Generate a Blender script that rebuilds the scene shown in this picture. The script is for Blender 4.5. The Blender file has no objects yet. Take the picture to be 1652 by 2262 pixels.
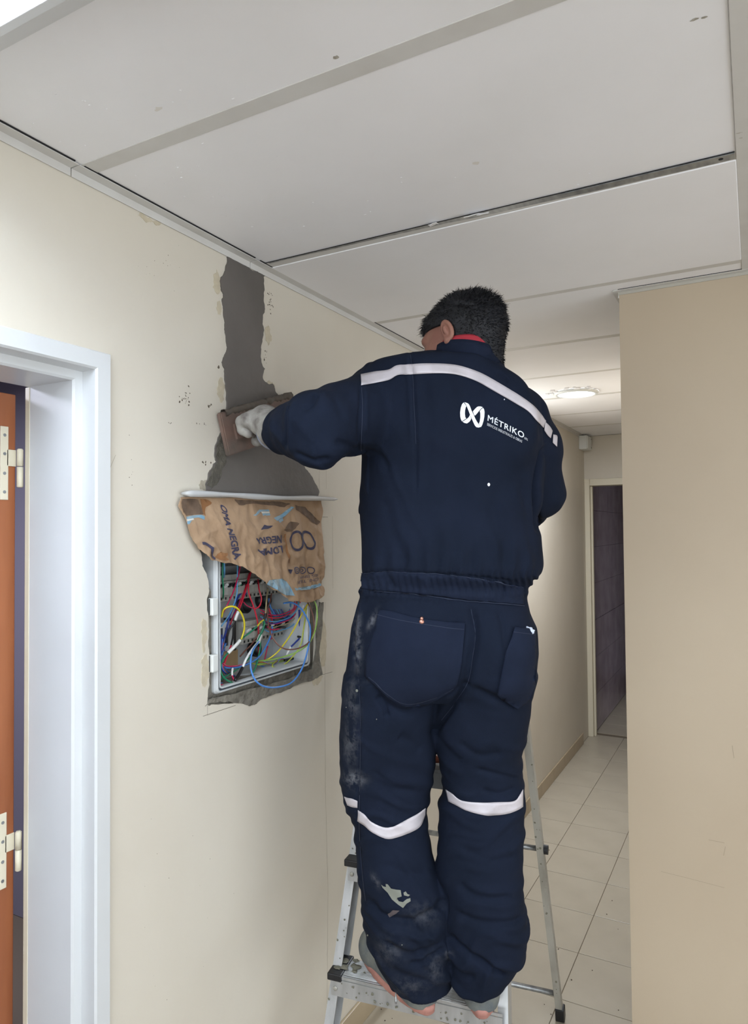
import bpy, bmesh, math, random
import numpy as np
from mathutils import Vector, Matrix, noise, geometry
from mathutils.bvhtree import BVHTree

# ------------------------------------------------------------------ camera, light, exposure
scene = bpy.context.scene
COL = scene.collection
FPX = 1541.4
CR = np.array([0.87786, 0.47882, -0.00877]); CU = np.array([0.02013, -0.01854, 0.99963]); CF = np.array([-0.47849, 0.87770, 0.02583])
EYE = np.array([0.0, 0.0, 1.66])
cam_data = bpy.data.cameras.new('camera'); cam = bpy.data.objects.new('camera', cam_data); COL.objects.link(cam)
cam_data.sensor_fit = 'HORIZONTAL'; cam_data.sensor_width = 36.0; cam_data.lens = 36.0 * FPX / 1652.0
cam_data.clip_start = 0.02
cam.matrix_world = Matrix(((CR[0], CU[0], -CF[0], EYE[0]), (CR[1], CU[1], -CF[1], EYE[1]), (CR[2], CU[2], -CF[2], EYE[2]), (0, 0, 0, 1)))
scene.camera = cam
scene.view_settings.view_transform = 'Standard'; scene.view_settings.look = 'None'
scene.view_settings.gamma = 1.0; scene.view_settings.use_curve_mapping = False
scene.view_settings.exposure = 1.5

world = bpy.data.worlds.new('world'); scene.world = world; world.use_nodes = True
bg = world.node_tree.nodes['Background']; bg.inputs['Color'].default_value = (0.90, 0.955, 1.0, 1); bg.inputs['Strength'].default_value = 1.25

def area_light(name, loc, sx, sy, power, col, rot=(0, 0, 0)):
    l = bpy.data.lights.new(name, 'AREA'); l.shape = 'DISK' if name == 'downlight_light' else 'RECTANGLE'; l.size = sx; l.size_y = sy; l.energy = power; l.color = col
    o = bpy.data.objects.new(name, l); o.location = loc; o.rotation_euler = rot; COL.objects.link(o); return o
# the ceiling fitting near the camera, an unseen fill lamp added behind the camera, the round downlight down the corridor
area_light('fitting_light', (-0.50, 0.28, 2.355), 1.0, 0.46, 4.6, (0.85, 0.93, 1.0))
area_light('rear_fill_light', (0.9, -1.9, 2.36), 1.2, 0.5, 10.0, (0.92, 0.96, 1.0))
area_light('room_fill_light', (-2.3, 0.7, 2.3), 0.4, 0.4, 14.0, (0.80, 0.82, 1.0))  # unseen lamp added to brighten the room behind the open door
area_light('downlight_light', (-0.84, 3.85, 2.374), 0.17, 0.17, 11.5, (0.84, 0.90, 1.0))

# ------------------------------------------------------------------ measuring the photograph
def ray(px, py):
    return CF + (px - 826.0) / FPX * CR - (py - 1131.0) / FPX * CU
def on(px, py, axis, val):
    d = ray(px, py); return EYE + d * ((val - EYE[axis]) / d[axis])
WX = -1.2      # left wall plane
def wl(px, py, x=WX):
    p = on(px, py, 0, x); return (p[1], p[2])
def at(px, py, D):
    d = ray(px, py); return EYE + d * (D / math.hypot(d[0], d[1]))
def proj(P):
    d = P - EYE; f = d @ CF
    return 826.0 + FPX * (d @ CR) / f, 1131.0 - FPX * (d @ CU) / f

# ------------------------------------------------------------------ materials
def srgb(c):
    return tuple((v / 255 / 12.92) if v / 255 <= 0.04045 else ((v / 255 + 0.055) / 1.055) ** 2.4 for v in c) + (1.0,)
MATS = {}
def mat(name, c, rough=0.6, metal=0.0, c2=None, scale=8.0, bump=0.0, bscale=60.0, emit=None, est=1.0, trans=0.0, spec=0.5, lo=0.35, hi=0.7, stretch=None, bdist=0.002, sheen=0.0, alpha=1.0):
    m = bpy.data.materials.new(name); m.use_nodes = True; nt = m.node_tree; b = nt.nodes['Principled BSDF']
    b.inputs['Base Color'].default_value = c if len(c) == 4 else tuple(c) + (1,)
    b.inputs['Roughness'].default_value = rough; b.inputs['Metallic'].default_value = metal
    b.inputs['Specular IOR Level'].default_value = spec
    b.inputs['Transmission Weight'].default_value = trans
    b.inputs['Sheen Weight'].default_value = sheen
    b.inputs['Alpha'].default_value = alpha
    if emit: b.inputs['Emission Color'].default_value = tuple(emit) + (1,); b.inputs['Emission Strength'].default_value = est
    tc = nt.nodes.new('ShaderNodeTexCoord'); src = tc.outputs['Object']
    if stretch:
        mp = nt.nodes.new('ShaderNodeMapping'); mp.inputs['Scale'].default_value = stretch; nt.links.new(src, mp.inputs['Vector']); src = mp.outputs['Vector']
    if c2:
        n = nt.nodes.new('ShaderNodeTexNoise'); n.inputs['Scale'].default_value = scale; n.inputs['Detail'].default_value = 6; nt.links.new(src, n.inputs['Vector'])
        r = nt.nodes.new('ShaderNodeValToRGB'); r.color_ramp.elements[0].position = lo; r.color_ramp.elements[1].position = hi
        r.color_ramp.elements[0].color = c; r.color_ramp.elements[1].color = c2
        nt.links.new(n.outputs['Fac'], r.inputs['Fac']); nt.links.new(r.outputs['Color'], b.inputs['Base Color'])
    if bump:
        n = nt.nodes.new('ShaderNodeTexNoise'); n.inputs['Scale'].default_value = bscale; n.inputs['Detail'].default_value = 5; nt.links.new(src, n.inputs['Vector'])
        bp = nt.nodes.new('ShaderNodeBump'); bp.inputs['Strength'].default_value = bump; bp.inputs['Distance'].default_value = bdist
        nt.links.new(n.outputs['Fac'], bp.inputs['Height']); nt.links.new(bp.outputs['Normal'], b.inputs['Normal'])
    MATS[name] = m; return m

M_wall = mat('painted wall', srgb((210, 204, 191)), 0.55, c2=srgb((204, 197, 183)), scale=2.2, bump=0.12, bscale=35, bdist=0.004)
M_wall2 = mat('painted partition', srgb((186, 171, 149)), 0.6, c2=srgb((180, 164, 142)), scale=1.6, bump=0.1, bscale=35, bdist=0.004)
M_ceil = mat('painted ceiling board', srgb((240, 240, 243)), 0.7, c2=srgb((235, 235, 237)), scale=3.0, bump=0.15, bscale=22, bdist=0.003)
M_tbar = mat('painted ceiling profile', srgb((208, 207, 204)), 0.55, c2=srgb((202, 200, 196)), scale=12)
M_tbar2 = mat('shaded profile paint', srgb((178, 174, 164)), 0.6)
M_galv = mat('galvanised steel', srgb((165, 168, 170)), 0.38, 0.8, c2=srgb((128, 131, 134)), scale=60, stretch=(1, 0.4, 1))
M_dark = mat('dark gap', (0.012, 0.012, 0.014, 1), 0.9)
M_white = mat('white enamel', srgb((208, 211, 213)), 0.3, c2=srgb((202, 205, 207)), scale=4, bump=0.05, bscale=18)
M_cream = mat('cream enamel', srgb((214, 207, 186)), 0.4)
M_wood = mat('varnished cedar', srgb((158, 96, 60)), 0.42, c2=srgb((128, 70, 42)), scale=14, stretch=(1, 1, 0.12), bump=0.1, bscale=60)
M_tile = mat('ceramic floor tile', srgb((176, 167, 150)), 0.34, c2=srgb((167, 158, 141)), scale=5.5, bump=0.03, bscale=9)
M_skirt = mat('ceramic skirting', srgb((176, 160, 134)), 0.3, c2=srgb((165, 149, 122)), scale=7)
M_grout = mat('grout', srgb((118, 106, 90)), 0.9)
M_cement = mat('fresh cement render', srgb((102, 97, 93)), 0.62, c2=srgb((88, 84, 80)), scale=5, bump=0.35, bscale=55, bdist=0.003)
M_cement_dry = mat('rough cement', srgb((128, 124, 114)), 0.9, c2=srgb((92, 88, 80)), scale=28, bump=1.0, bscale=70, bdist=0.008)
M_smear = mat('cement smear', srgb((176, 168, 152)), 0.85, c2=srgb((158, 150, 134)), scale=30, bump=0.6, bscale=80, bdist=0.004)
M_plast = mat('grey plastic enclosure', srgb((188, 192, 194)), 0.4)
M_plastw = mat('white plastic', srgb((215, 218, 216)), 0.4)
M_black = mat('black plastic', srgb((22, 23, 27)), 0.45)
M_gasket = mat('rubber gasket', srgb((58, 66, 76)), 0.6)
M_alu = mat('brushed aluminium', srgb((196, 198, 200)), 0.36, 0.65, c2=srgb((168, 170, 170)), scale=30, stretch=(1, 1, 0.25), bump=0.05, bscale=90)
M_alu_dull = mat('dull aluminium', srgb((176, 174, 166)), 0.5, 0.35, c2=srgb((150, 147, 138)), scale=22, stretch=(1, 1, 0.25))
M_mortar = mat('dried mortar', srgb((112, 110, 96)), 0.95, bump=0.5, bscale=90)
M_room = mat('mauve room wall', srgb((138, 134, 146)), 0.5)
M_roomtile = mat('dark glazed wall tile', srgb((150, 136, 146)), 0.2, c2=srgb((132, 118, 128)), scale=6)
M_clear = mat('clear plastic', (0.86, 0.89, 0.92, 1), 0.22, trans=0.35, spec=0.6)
M_lampglow = mat('lamp diffuser', (1, 1, 1, 1), 0.5, emit=(0.90, 0.95, 1.0), est=2.2)
M_tube = mat('fluorescent tube', (1, 1, 1, 1), 0.5, emit=(0.85, 0.93, 1.0), est=11.0)
M_reflector = mat('lamp reflector', srgb((222, 228, 236)), 0.18, 0.7)
M_pencil = mat('pencil line', srgb((96, 90, 80)), 0.9)
M_kraft = mat('kraft paper', srgb((172, 144, 116)), 0.8, c2=srgb((144, 116, 90)), scale=11, bump=0.5, bscale=45, bdist=0.004, lo=0.4, hi=0.75)
M_ink = mat('navy print ink', srgb((62, 60, 84)), 0.8)
M_inkblue = mat('light blue print ink', srgb((122, 164, 190)), 0.8, c2=srgb((150, 160, 160)), scale=40)
M_inkwhite = mat('white print ink', srgb((206, 204, 196)), 0.8)
M_stain = mat('cement stain on paper', srgb((92, 76, 64)), 0.9, c2=srgb((120, 98, 80)), scale=50)

# ------------------------------------------------------------------ helpers
def link_mesh(name, bm, m=None, parent=None, smooth=False):
    me = bpy.data.meshes.new(name)
    if isinstance(bm, bmesh.types.BMesh):
        bm.normal_update(); bm.to_mesh(me); bm.free()
    else:
        me.from_pydata([tuple(map(float, v)) for v in bm[0]], [], bm[1]); me.update()
    if smooth: me.polygons.foreach_set('use_smooth', [True] * len(me.polygons))
    if m: me.materials.append(m)
    o = bpy.data.objects.new(name, me); COL.objects.link(o)
    if parent: o.parent = parent
    return o
def tag(o, label=None, cat=None, group=None, kind=None):
    if label: o['label'] = label
    if cat: o['category'] = cat
    if group: o['group'] = group
    if kind: o['kind'] = kind
    return o
def empty(name, loc=(0, 0, 0)):
    o = bpy.data.objects.new(name, None); o.empty_display_size = 0.05; o.location = loc; COL.objects.link(o); return o
def struct(name): return tag(empty(name), kind='structure')

def add_box(bm, lo, hi, bev=0.0):
    r = bmesh.ops.create_cube(bm, size=1.0); vs = r['verts']
    c = [(a + b) / 2 for a, b in zip(lo, hi)]; s = [abs(b - a) for a, b in zip(lo, hi)]
    for v in vs: v.co = Vector((v.co.x * s[0] + c[0], v.co.y * s[1] + c[1], v.co.z * s[2] + c[2]))
    if bev:
        es = list({e for v in vs for e in v.link_edges}); bmesh.ops.bevel(bm, geom=es, offset=bev, segments=2, affect='EDGES', profile=0.5)
    return vs
def box(name, lo, hi, m, parent=None, bev=0.0):
    bm = bmesh.new(); add_box(bm, lo, hi, bev); return link_mesh(name, bm, m, parent)
def obox(bm, p0, p1, u, hu, v, hv):
    """bar from p0 to p1 with section half sizes hu along u and hv along v"""
    p0, p1, u, v = map(lambda q: np.array(q, float), (p0, p1, u, v))
    vs = [bm.verts.new(tuple(p + a * u * hu + b * v * hv)) for p in (p0, p1) for a, b in ((-1, -1), (1, -1), (1, 1), (-1, 1))]
    for f in ((0, 1, 2, 3), (7, 6, 5, 4), (0, 4, 5, 1), (1, 5, 6, 2), (2, 6, 7, 3), (3, 7, 4, 0)): bm.faces.new([vs[i] for i in f])
    bmesh.ops.recalc_face_normals(bm, faces=bm.faces[:])
def catmull(pts, n=6):
    P = [np.array(p, float) for p in pts]; P = [2 * P[0] - P[1]] + P + [2 * P[-1] - P[-2]]; out = []
    for i in range(1, len(P) - 2):
        for k in range(n):
            t = k / n; a, b, c, d = P[i - 1], P[i], P[i + 1], P[i + 2]
            out.append(0.5 * ((2 * b) + (-a + c) * t + (2 * a - 5 * b + 4 * c - d) * t * t + (-a + 3 * b - 3 * c + d) * t ** 3))
    out.append(P[-2]); return out
def tube(bm, pts, r, seg=8, caps=True):
    pts = [np.array(p, float) for p in pts]; rs = r if hasattr(r, '__len__') else [r] * len(pts)
    prev = None; rings = []
    for i, p in enumerate(pts):
        t = pts[min(i + 1, len(pts) - 1)] - pts[max(i - 1, 0)]; t = t / (np.linalg.norm(t) + 1e-12)
        if prev is None:
            a = np.array([0, 0, 1.0]) if abs(t[2]) < 0.9 else np.array([1.0, 0, 0]); n = np.cross(t, a)
        else: n = prev - t * (prev @ t)
        n = n / (np.linalg.norm(n) + 1e-12); prev = n; b = np.cross(t, n)
        rings.append([bm.verts.new(tuple(p + rs[i] * (math.cos(2 * math.pi * k / seg) * n + math.sin(2 * math.pi * k / seg) * b))) for k in range(seg)])
    for A, B in zip(rings, rings[1:]):
        for k in range(seg): bm.faces.new((A[k], A[(k + 1) % seg], B[(k + 1) % seg], B[k]))
    if caps: bm.faces.new(rings[0][::-1]); bm.faces.new(rings[-1])
def cyl(bm, p0, p1, r0, r1=None, seg=20): tube(bm, [p0, p1], [r0, r0 if r1 is None else r1], seg)
def jag(poly, amp, depth=3, seed=0, closed=True):
    rnd = random.Random(seed); P = [tuple(p) for p in poly]
    for d in range(depth):
        Q = []; n = len(P)
        for i in range(n if closed else n - 1):
            a, b = P[i], P[(i + 1) % n]; Q.append(a); L = math.hypot(b[0] - a[0], b[1] - a[1])
            if L > 0.004:
                k = rnd.uniform(-1, 1) * min(amp, L * 0.3) / (d + 1) ; Q.append(((a[0] + b[0]) / 2 - (b[1] - a[1]) / L * k, (a[1] + b[1]) / 2 + (b[0] - a[0]) / L * k))
        if not closed: Q.append(P[-1])
        P = Q
    return P
def wall_poly(name, loops, x0, x1, m, parent, rot=None):
    """flat piece on the left wall plane: loops of (y, z), first the outline, then holes; front at x1, back at x0"""
    V = []; L = []
    for lp in loops: L.append(list(range(len(V), len(V) + len(lp)))); V += lp
    tris = geometry.tessellate_polygon([[Vector((a, b, 0)) for a, b in lp] for lp in loops])
    verts = [(x1, a, b) for a, b in V] + [(x0, a, b) for a, b in V]; n = len(V)
    faces = []
    for t in tris:
        a, b, c = [Vector((0,) + tuple(V[i])) for i in t]
        t = tuple(t) if (b - a).cross(c - a).x > 0 else tuple(t)[::-1]; faces.append(t)
    for lp in L:
        for i in range(len(lp)):
            a, b = lp[i], lp[(i + 1) % len(lp)]; faces.append((a, b, b + n, a + n))
    o = link_mesh(name, (verts, faces), m, parent)
    bm = bmesh.new(); bm.from_mesh(o.data); bmesh.ops.recalc_face_normals(bm, faces=bm.faces[:]); 
    # open-backed pieces: make sure the front looks into the room
    f = bm.faces
    f.ensure_lookup_table()
    if sum(q.normal.x * q.calc_area() for q in f if abs(q.normal.x) > 0.9) < 0:
        for q in f: q.normal_flip()
    bm.to_mesh(o.data); bm.free(); return o

# ------------------------------------------------------------------ the setting
HC = 2.40
YB = -3.2; XR = 2.6; YE = 5.75; YP = 2.27; XP = -0.358    # back limit, right limit, end wall, partition face, partition corner
# left wall: skin with the ragged niche for the board, slabs behind
wall_left = struct('wall_left')
niche = jag([wl(441, 1216), wl(452, 1180), wl(560, 1150), (1.80, 1.70), wl(706, 1330), wl(696, 1480), wl(640, 1517), wl(560, 1545), wl(470, 1556), wl(458, 1556), wl(463, 1470), wl(461, 1400), wl(457, 1330), wl(461, 1290), wl(447, 1250)], 0.006, 3, 4)
wall_poly('painted_face', [[(1.0, 0), (YE, 0), (YE, HC), (1.0, HC)], niche[::-1]], WX - 0.016, WX, M_wall, wall_left)
bm = bmesh.new()
for lo, hi in (((-1.37, 1.0, 0), (-1.2165, 1.28, HC)), ((-1.37, 1.86, 0), (-1.2165, YE, HC)), ((-1.37, 1.28, 0), (-1.2165, 1.86, 1.20)), ((-1.37, 1.28, 1.80), (-1.2165, 1.86, HC)),
               ((-1.40, 1.28, 1.20), (-1.36, 1.86, 1.80)), ((-1.37, 0.05, 2.03), (-1.2, 1.0, HC)), ((-1.37, YB, 0), (-1.2, 0.05, HC))): add_box(bm, lo, hi)
link_mesh('masonry', bm, M_wall, wall_left)

def slab(name, lo, hi, m, parent=None):
    o = box(name, lo, hi, m, parent)
    if not parent: tag(o, kind='structure')
    return o
slab('wall_end', (-1.2, YE, 2.05), (-0.2, YE + 0.12, HC), M_wall)
slab('wall_right', (XP, YP, 0), (XR, YP + 0.14, HC), M_wall2)
slab('wall_corridor', (XP + 0.0, YP + 0.14, 0), (XP + 0.12, YE, HC), M_wall2)
bm = bmesh.new()      # unseen hall side: sill, lintel and piers, opening added for more daylight
for lo, hi in (((XR, YB, 0), (XR + 0.1, YP + 0.14, 0.25)), ((XR, YB, 2.3), (XR + 0.1, YP + 0.14, HC)), ((XR, 1.9, 0.25), (XR + 0.1, YP + 0.14, 2.3)), ((XR, YB, 0.25), (XR + 0.1, YB + 0.3, 2.3)), ((XR, -0.7, 0.25), (XR + 0.1, -0.6, 2.3))): add_box(bm, lo, hi)
tag(link_mesh('wall_side', bm, M_wall2), kind='structure')
# unseen back of the hall: piers, opening shaped to let more daylight in
bm = bmesh.new()
for lo, hi in (((-1.4, YB - 0.1, 0), (-0.9, YB, HC)), ((2.3, YB - 0.1, 0), (XR + 0.1, YB, HC)), ((-0.9, YB - 0.1, 2.25), (2.3, YB, HC)), ((-0.9, YB - 0.1, 0), (2.3, YB, 0.15))): add_box(bm, lo, hi)
tag(link_mesh('wall_back', bm, M_wall2), kind='structure')

# ceiling: slab, boards, profiles
ceiling = struct('ceiling')
box('ceiling_slab', (-1.5, YB - 0.1, HC + 0.012), (XR + 0.1, YE + 3.0, HC + 0.06), M_tbar, ceiling)
bars = [-2.65, -2.05, -1.45, -0.85, -0.25, 0.345, 0.955, 1.552, 2.175, 2.785, 3.375, 3.97, 4.555, 5.155, 5.75]
BW = 0.0185
for i, (a, b) in enumerate(zip(bars, bars[1:])):
    ya, yb = a + BW - 0.004, b - BW + 0.004
    xr = -0.018 if b < 2.2 else (XP - 0.012 if a > 2.2 else -0.018)
    dz = [0, 0, 0, 0, 0, 0, 0.0, 0.004, 0.001, 0.002, 0, 0.003, 0.001, 0.0][i % 14]
    o = box('ceiling_panel', (-1.188, ya, HC - dz), (xr, min(yb, YE), HC + 0.010), M_ceil, ceiling, 0.0015)
    if b < 2.2:
        box('ceiling_panel', (0.02, ya, HC), (1.24, yb, HC + 0.010), M_ceil, ceiling, 0.0015)
        box('ceiling_panel', (1.28, ya, HC), (2.56, yb, HC + 0.010), M_ceil, ceiling, 0.0015)
for y in bars[1:-1]:
    xr = -0.018 if y < 2.2 else XP - 0.012
    if abs(y - 2.175) < 0.01: xr = 2.56
    bm = bmesh.new(); add_box(bm, (-1.182, y - BW, HC - 0.0015), (xr, y + BW, HC + 0.004), 0.0008)
    link_mesh('ceiling_profile', bm, M_tbar, ceiling)
    if abs(y - 1.552) < 0.01:
        # paint gone from the near half of this profile: bare galvanised steel, its rolled bright edge, screw hole, torn flakes
        top = jag([(-1.16, 1.5345), (-0.95, 1.5345), (-0.60, 1.534), (-0.02, 1.534)], 0.001, 2, 5, False)
        bot = [(-0.02, 1.562), (-0.30, 1.560), (-0.52, 1.554), (-0.62, 1.549), (-0.70, 1.546), (-0.80, 1.543), (-1.0, 1.541), (-1.16, 1.540)]
        bot = jag(bot, 0.0015, 3, 8, False)
        lp = top + bot; tr = geometry.tessellate_polygon([[Vector((a, b, 0)) for a, b in lp]])
        o = link_mesh('bare_steel_strip', ([(a, b, HC - 0.0022) for a, b in lp], [tuple(t) for t in tr]), M_galv, ceiling); o['label'] = 'bare galvanised steel'
        bm = bmesh.new(); add_box(bm, (-0.36, 1.5335, HC - 0.0045), (-0.02, 1.5365, HC - 0.002)); link_mesh('rolled_edge', bm, M_galv, ceiling)
        bm = bmesh.new(); cyl(bm, (-0.045, 1.549, HC - 0.0026), (-0.045, 1.549, HC - 0.001), 0.0045, seg=14); link_mesh('screw_hole', bm, M_dark, ceiling)
        bm = bmesh.new(); add_box(bm, (-1.18, 1.5315, HC - 0.0024), (-0.02, 1.5335, HC - 0.001)); link_mesh('shadow_gap', bm, M_dark, ceiling)
        for px, py, w, h, seed in ((955, 487, 0.022, 0.02, 1), (1043, 470, 0.036, 0.018, 2), (1066, 463, 0.024, 0.012, 3)):
            c = on(px, py, 2, HC); rnd = random.Random(seed); bm = bmesh.new(); g = []
            for a in range(4):
                for b in range(3):
                    g.append(bm.verts.new((c[0] + w * (a / 3 - 0.5) + rnd.uniform(-.003, .003), 1.536 - h * b / 2 + rnd.uniform(-.002, .002), HC - 0.003 - 0.006 * (b / 2) ** 2 - rnd.uniform(0, .003))))
            for a in range(3):
                for b in range(2): bm.faces.new((g[a * 3 + b], g[a * 3 + b + 1], g[(a + 1) * 3 + b + 1], g[(a + 1) * 3 + b]))
            fl = link_mesh('paint_flake', bm, M_ceil, ceiling); fl.modifiers.new('s', 'SOLIDIFY').thickness = 0.001
# border strip right of the boards
box('border_strip', (-0.018, YB, HC - 0.003), (0.022, YP, HC + 0.008), M_tbar, ceiling, 0.001)
box('border_strip', (0.020, YB, HC - 0.002), (0.25, YP, HC + 0.009), M_tbar, ceiling, 0.001)
# wall angles
def trim(name, lo, hi, m=M_tbar):
    return tag(box(name, lo, hi, m, None, 0.0012), kind='structure')
tr = struct('trim_1')
rnd = random.Random(3); y = 0.0
for y0, y1 in ((YB, 0.93), (0.932, 1.50), (1.502, 2.9), (2.902, YE)):
    bm = bmesh.new(); add_box(bm, (-1.199, y0, HC - 0.021), (-1.1965, y1, HC), 0.0008); add_box(bm, (-1.1985, y0, HC - 0.0045), (-1.172, y1, HC - 0.0025), 0.0008)
    link_mesh('wall_angle', bm, M_tbar, tr)
    box('shadow_gap', (-1.1725, y0 + 0.01, HC - 0.0022), (-1.1695, min(y1, 2.3) - 0.01, HC - 0.0004), M_dark, tr)
box('trim_2', (XP - 0.014, YP - 0.022, HC - 0.004), (XR, YP, HC - 0.0015), M_tbar)
tr2 = tag(bpy.data.objects['trim_2'], kind='structure')
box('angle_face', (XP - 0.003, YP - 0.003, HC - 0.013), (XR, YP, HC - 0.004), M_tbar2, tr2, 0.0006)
box('angle_return', (XP - 0.003, YP, HC - 0.022), (XP, YE, HC - 0.004), M_tbar, tr2, 0.0006)
box('angle_return', (XP - 0.018, YP - 0.018, HC - 0.0045), (XP - 0.002, YE, HC - 0.002), M_tbar, tr2)
box('shadow_gap', (XP, YP - 0.0245, HC - 0.0022), (XR, YP - 0.0215, HC - 0.0004), M_dark, tr2)

# floor: slab and its ceramic tiles
floor = struct('floor')
box('floor_bed', (-3.2, YB - 0.1, -0.08), (XR + 0.1, 9.2, -0.003), M_grout, floor)
xs = [-1.2, -0.939, -0.639, -0.339, -0.039, 0.261, 0.561, 0.861]
proto = {}
y0t = 2.809 - 0.3005 * 6
for j in range(16):
    ya = y0t + 0.3005 * j; yb = min(ya + 0.3005, YE + 0.12)
    for i in range(len(xs) - 1):
        if ya > YP and xs[i] >= XP + 0.01: continue
        a, b = xs[i], min(xs[i + 1], XP if ya > YP else 9)
        key = (round(b - a, 3), round(yb - ya, 3))
        if key not in proto:
            bm = bmesh.new(); add_box(bm, (0.0013, 0.0013, -0.006), (b - a - 0.0013, yb - ya - 0.0013, 0.0), 0.0012)
            o = link_mesh('floor_tile', bm, M_tile, floor); proto[key] = o
        else:
            o = proto[key].copy(); COL.objects.link(o); o.parent = floor
        o.location = (a, ya, 0)
# skirting tiles at the foot of the left wall
bb = struct('baseboard_left'); o0 = None
for j in range(16):
    ya = 1.02 + 0.3005 * j
    if ya + 0.3 > YE - 0.02: break
    if o0 is None:
        bm = bmesh.new(); add_box(bm, (WX + 0.0005, 0.001, 0.0005), (WX + 0.010, 0.2995, 0.082), 0.002); o0 = link_mesh('skirting_tile', bm, M_skirt, bb); o = o0
    else: o = o0.copy(); COL.objects.link(o); o.parent = bb
    o.location = (0, ya, 0)

# door on the left: pressed frame, cedar leaf standing open into the room behind, two hinges
door1 = struct('door_1')
def frame_bm(y_in, y_out, zt, zt_out):
    """right jamb and head of the pressed frame; y_in .. y_out from opening to outer edge"""
    bm = bmesh.new(); g = []
    # section: (x, offset from the opening)
    sec = [(-1.374, 0.0), (-1.235, 0.0), (-1.230, 0.004), (-1.228, 0.020), (-1.192, 0.022), (-1.188, 0.026), (-1.188, 0.058), (-1.192, 0.061), (-1.2025, 0.061)]
    cols = []
    for x, o in sec:
        cols.append([bm.verts.new((x, y_in + o, 0)), bm.verts.new((x, y_in + o, zt + o)), bm.verts.new((x, 0.06 - o, zt + o)), bm.verts.new((x, 0.06 - o, 0))])
    for A, B in zip(cols, cols[1:]):
        for k in range(3): bm.faces.new((A[k], A[k + 1], B[k + 1], B[k]))
    bmesh.ops.bevel(bm, geom=[e for e in bm.edges if len(e.link_faces) == 2 and e.calc_face_angle(0) > 0.6], offset=0.0025, segments=2, affect='EDGES')
    return bm
bmf = frame_bm(0.964, 1.025, 1.976, 2.036)
o = link_mesh('door_frame', bmf, M_white, door1)
box('jamb_edge', (-1.386, 0.963, 0), (-1.370, 0.975, 1.976), M_cream, door1, 0.002)
leaf = box('door_leaf', (-2.20, 0.918, 0.01), (-1.410, 0.958, 1.962), M_wood, door1, 0.002)
def hinge(z, parent):
    bm = bmesh.new(); add_box(bm, (-1.4105, 0.922, z - 0.075), (-1.4075, 0.940, z + 0.083), 0.001)
    add_box(bm, (-1.4105, 0.936, z - 0.002), (-1.4075, 0.958, z + 0.034), 0.001)
    h = link_mesh('hinge', bm, M_cream, parent)
    bm = bmesh.new()
    tube(bm, [(-1.3995, 0.9615, z - 0.0475), (-1.3995, 0.9615, z - 0.0455), (-1.3995, 0.9615, z - 0.003)], [0.0045, 0.0068, 0.0068], 16)
    tube(bm, [(-1.3995, 0.9615, z - 0.001), (-1.3995, 0.9615, z + 0.034), (-1.3995, 0.9615, z + 0.037)], [0.0068, 0.0068, 0.0045], 16)
    link_mesh('hinge_barrel', bm, M_cream, h, True)
    for dz in (-0.058, -0.018, 0.024, 0.064):
        bm = bmesh.new(); cyl(bm, (-1.4078, 0.931, z + dz), (-1.4068, 0.931, z + dz), 0.0035, seg=12); link_mesh('hinge_screw', bm, M_galv, h)
# room behind the door
rm = struct('wall_room')
box('room_wall', (-3.3, 0.0, 0), (-3.2, 4.0, HC), M_room, rm); box('room_wall', (-3.3, 1.95, 0), (-1.37, 2.05, HC), M_room, rm)
box('room_wall', (-3.3, -0.7, 0), (-1.37, -0.6, HC), M_room, rm); box('room_wall', (-3.3, -0.7, 0), (-3.2, 0.0, HC), M_room, rm); box('room_wall', (-3.3, -0.7, HC), (-1.37, 2.05, HC + 0.1), M_room, rm)

# far doorway at the end of the corridor and the unlit washroom behind it
door2 = struct('door_2')
bm = bmesh.new()
for lo, hi in (((-1.199, YE - 0.012, 0), (-1.158, YE + 0.13, 2.055)), ((-1.158, YE + 0.02, 0), (-1.142, YE + 0.05, 2.0)), ((-1.157, YE - 0.012, 2.0), (-0.35, YE + 0.13, 2.055)), ((-0.42, YE - 0.012, 0), (-0.372, YE + 0.13, 2.055))): add_box(bm, lo, hi, 0.003)
link_mesh('door_frame', bm, M_cream, door2)
box('strike_plate', (-1.1585, YE + 0.055, 1.02), (-1.1570, YE + 0.075, 1.10), M_galv, door2)
ws = struct('wall_washroom')
for j in range(7):
    for k in range(9):
        ya = YE + 0.14 + 0.335 * j; za = 0.301 * k
        if za > 2.3: continue
        box('wall_tile', (-1.20, ya + 0.001, za + 0.001), (-1.168 if za < 0.9 else -1.174, ya + 0.334, min(za + 0.300, 2.40)), M_roomtile, ws, 0.001)
box('washroom_wall', (-1.32, YE + 0.12, 0), (-1.2, 9.0, HC), M_room, ws); box('washroom_wall', (-1.3, 8.3, 0), (0.6, 8.4, HC), M_room, ws); box('washroom_wall', (0.4, YE + 0.12, 0), (0.5, 8.4, HC), M_room, ws)
o1 = None
for j in range(5):
    for i in range(4):
        if o1 is None: o1 = proto[max(proto, key=lambda k: k[0] * k[1])]
        o = o1.copy(); COL.objects.link(o); o.parent = floor; o.location = (-1.168 + 0.3 * i, YE + 0.125 + 0.3005 * j, 0)

hinge(on(40, 1030, 0, -1.415)[2], door1); hinge(on(32, 1870, 0, -1.415)[2], door1)
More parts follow.
